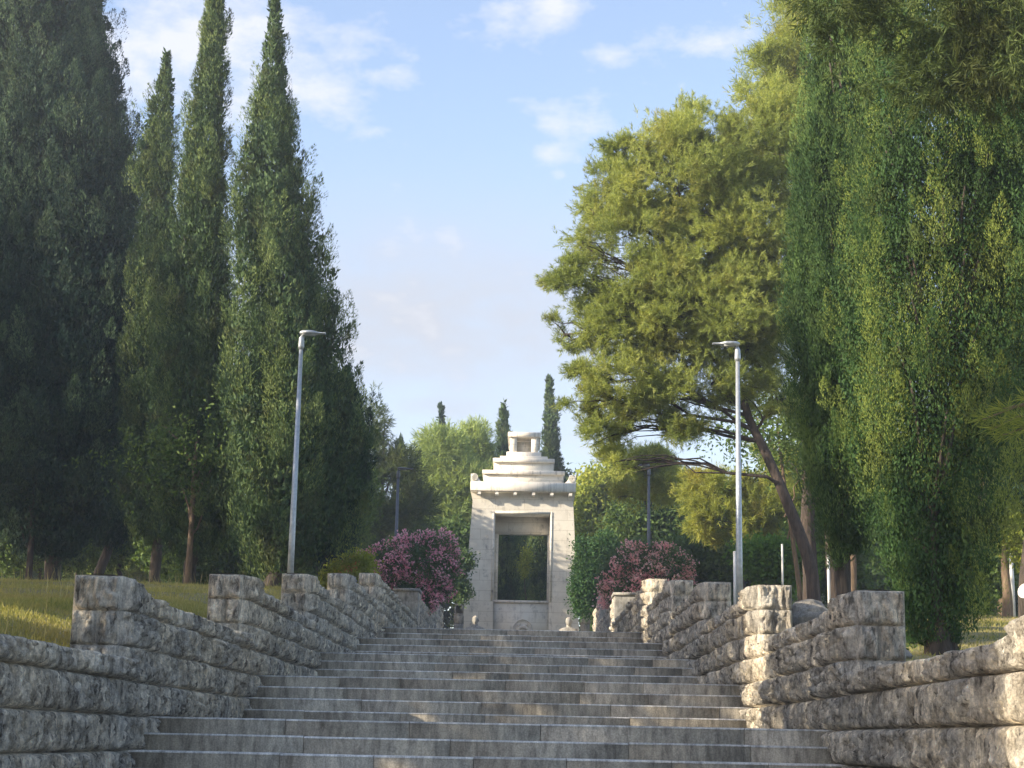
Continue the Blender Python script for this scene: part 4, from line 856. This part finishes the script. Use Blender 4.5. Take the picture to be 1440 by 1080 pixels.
lamp(1425, 860, 701, 45, -1, .06, 'far white lamp head glimpsed between leaves right of the big cypress', white_metal, .45)

# ------------------------------------------------------------------ boulder
c = at(1132, 866, 21.5); rt_z = float(gz(c.x, 21.5))
nu, nv = 60, 40; U, Vv = np.meshgrid(np.linspace(0, 2*math.pi, nu+1), np.linspace(-math.pi/2, math.pi/2, nv))
dx, dy, dz = np.cos(Vv)*np.cos(U), np.cos(Vv)*np.sin(U), np.sin(Vv)
dd = .72+.55*fbm(dx*1.6+5, dy*1.6, dz*1.9, 4); dd = np.round(dd*9)/9*.5+dd*.5
ax_ = .36; P = np.stack([c.x+.06+ax_*dd*dx, 21.5+.4*dd*dy, c.z-.12+.30*dd*dz], -1)
b = MB(); b.grid(P); bo = b.build('boulder', boulder_m, None, True); tag(bo, 'rough grey boulder lying behind the wall between the two nearest right piers', 'boulder')
b = MB(); cc = at(1262, 925, 18.5); P2 = np.stack([cc.x+.16*dd*dx, 18.5+.2*dd*dy, float(gz(cc.x, 18.5))+.02+.1*dd*dz], -1); b.grid(P2); bo2 = b.build('rock', boulder_m, None, True); tag(bo2, 'low pale rock on the soil beside the big cypress trunk', 'rock')

# ------------------------------------------------------------------ grass
def grass(name, x0, x1, y0, y1, n, h, wd, mat, seed, cond=None):
    rg = np.random.RandomState(seed); X = rg.uniform(x0, x1, n); Y = y0+(y1-y0)*rg.rand(n)**.8
    k = fbm(X*.7, Y*.7, seed, 3) > .2+.2*rg.rand(n)
    if cond is not None: k &= cond(X, Y)
    X, Y = X[k], Y[k]; n = len(X); Z = gz(X, Y)-.01
    D = rg.normal(size=(n, 3))*.28+np.array([0, 0, 1.]); D /= np.linalg.norm(D, axis=1)[:, None]
    hh = h*(.4+rg.rand(n)*.9)*(.6+.8*fbm(X*.5, Y*.5, 3, 2)); V, q = leaves(np.stack([X, Y, Z], -1), D, hh, wd*(.7+rg.rand(n)*.6), rg, .3)
    return tag(mk(name, V, q, mat), 'short dry green and straw-coloured grass' if x1 < 0 else 'sparse dry grass on the soil right of the walls', 'grass', kind='stuff')
grass('lawn_grass', -24, -3.62, 9, 50, 190000, .085, .010, grass_m, 5)
grass('lawn_grass', -8, -3.62, 8, 26, 90000, .065, .009, grass_m, 15)
grass('straw_grass', -16, -3.7, 11, 44, 14000, .12, .012, grass_m, 25)
grass('lawn_grass', 3.62, 18, 10, 46, 70000, .06, .010, grass_m, 6)
# taller stalks
rg = np.random.RandomState(9); n = 500; X = rg.uniform(-12, -3.8, n); Y = rg.uniform(13, 40, n); D = rg.normal(size=(n, 3))*.18+np.array([0, 0, 1.]); D /= np.linalg.norm(D, axis=1)[:, None]
V, q = leaves(np.stack([X, Y, gz(X, Y)], -1), D, .3*(.5+rg.rand(n)), .011, rg, .3); tag(mk('tall_grass', V, q, leaf_mat('straw_stalks', [(.3, .26, .1), (.42, .36, .16), (.5, .45, .24)], .3)), 'thin straw-coloured stalks standing above the lawn', 'grass', kind='stuff')

# ------------------------------------------------------------------ haze
hm = bpy.data.materials.new('haze'); hm.use_nodes = True; t = hm.node_tree
for n_ in list(t.nodes): t.nodes.remove(n_)
o_ = nd(t, 'ShaderNodeOutputMaterial'); pv_ = nd(t, 'ShaderNodeVolumePrincipled'); pv_.inputs['Color'].default_value = (.80, .88, 1, 1); pv_.inputs['Density'].default_value = .0010; pv_.inputs['Anisotropy'].default_value = .2
t.links.new(pv_.outputs[0], o_.inputs['Volume'])
b = MB(); b.box(-170, 170, -70, 430, -10, 34); tag(b.build('haze', hm), 'faint pale haze between the trees', 'haze', kind='stuff')
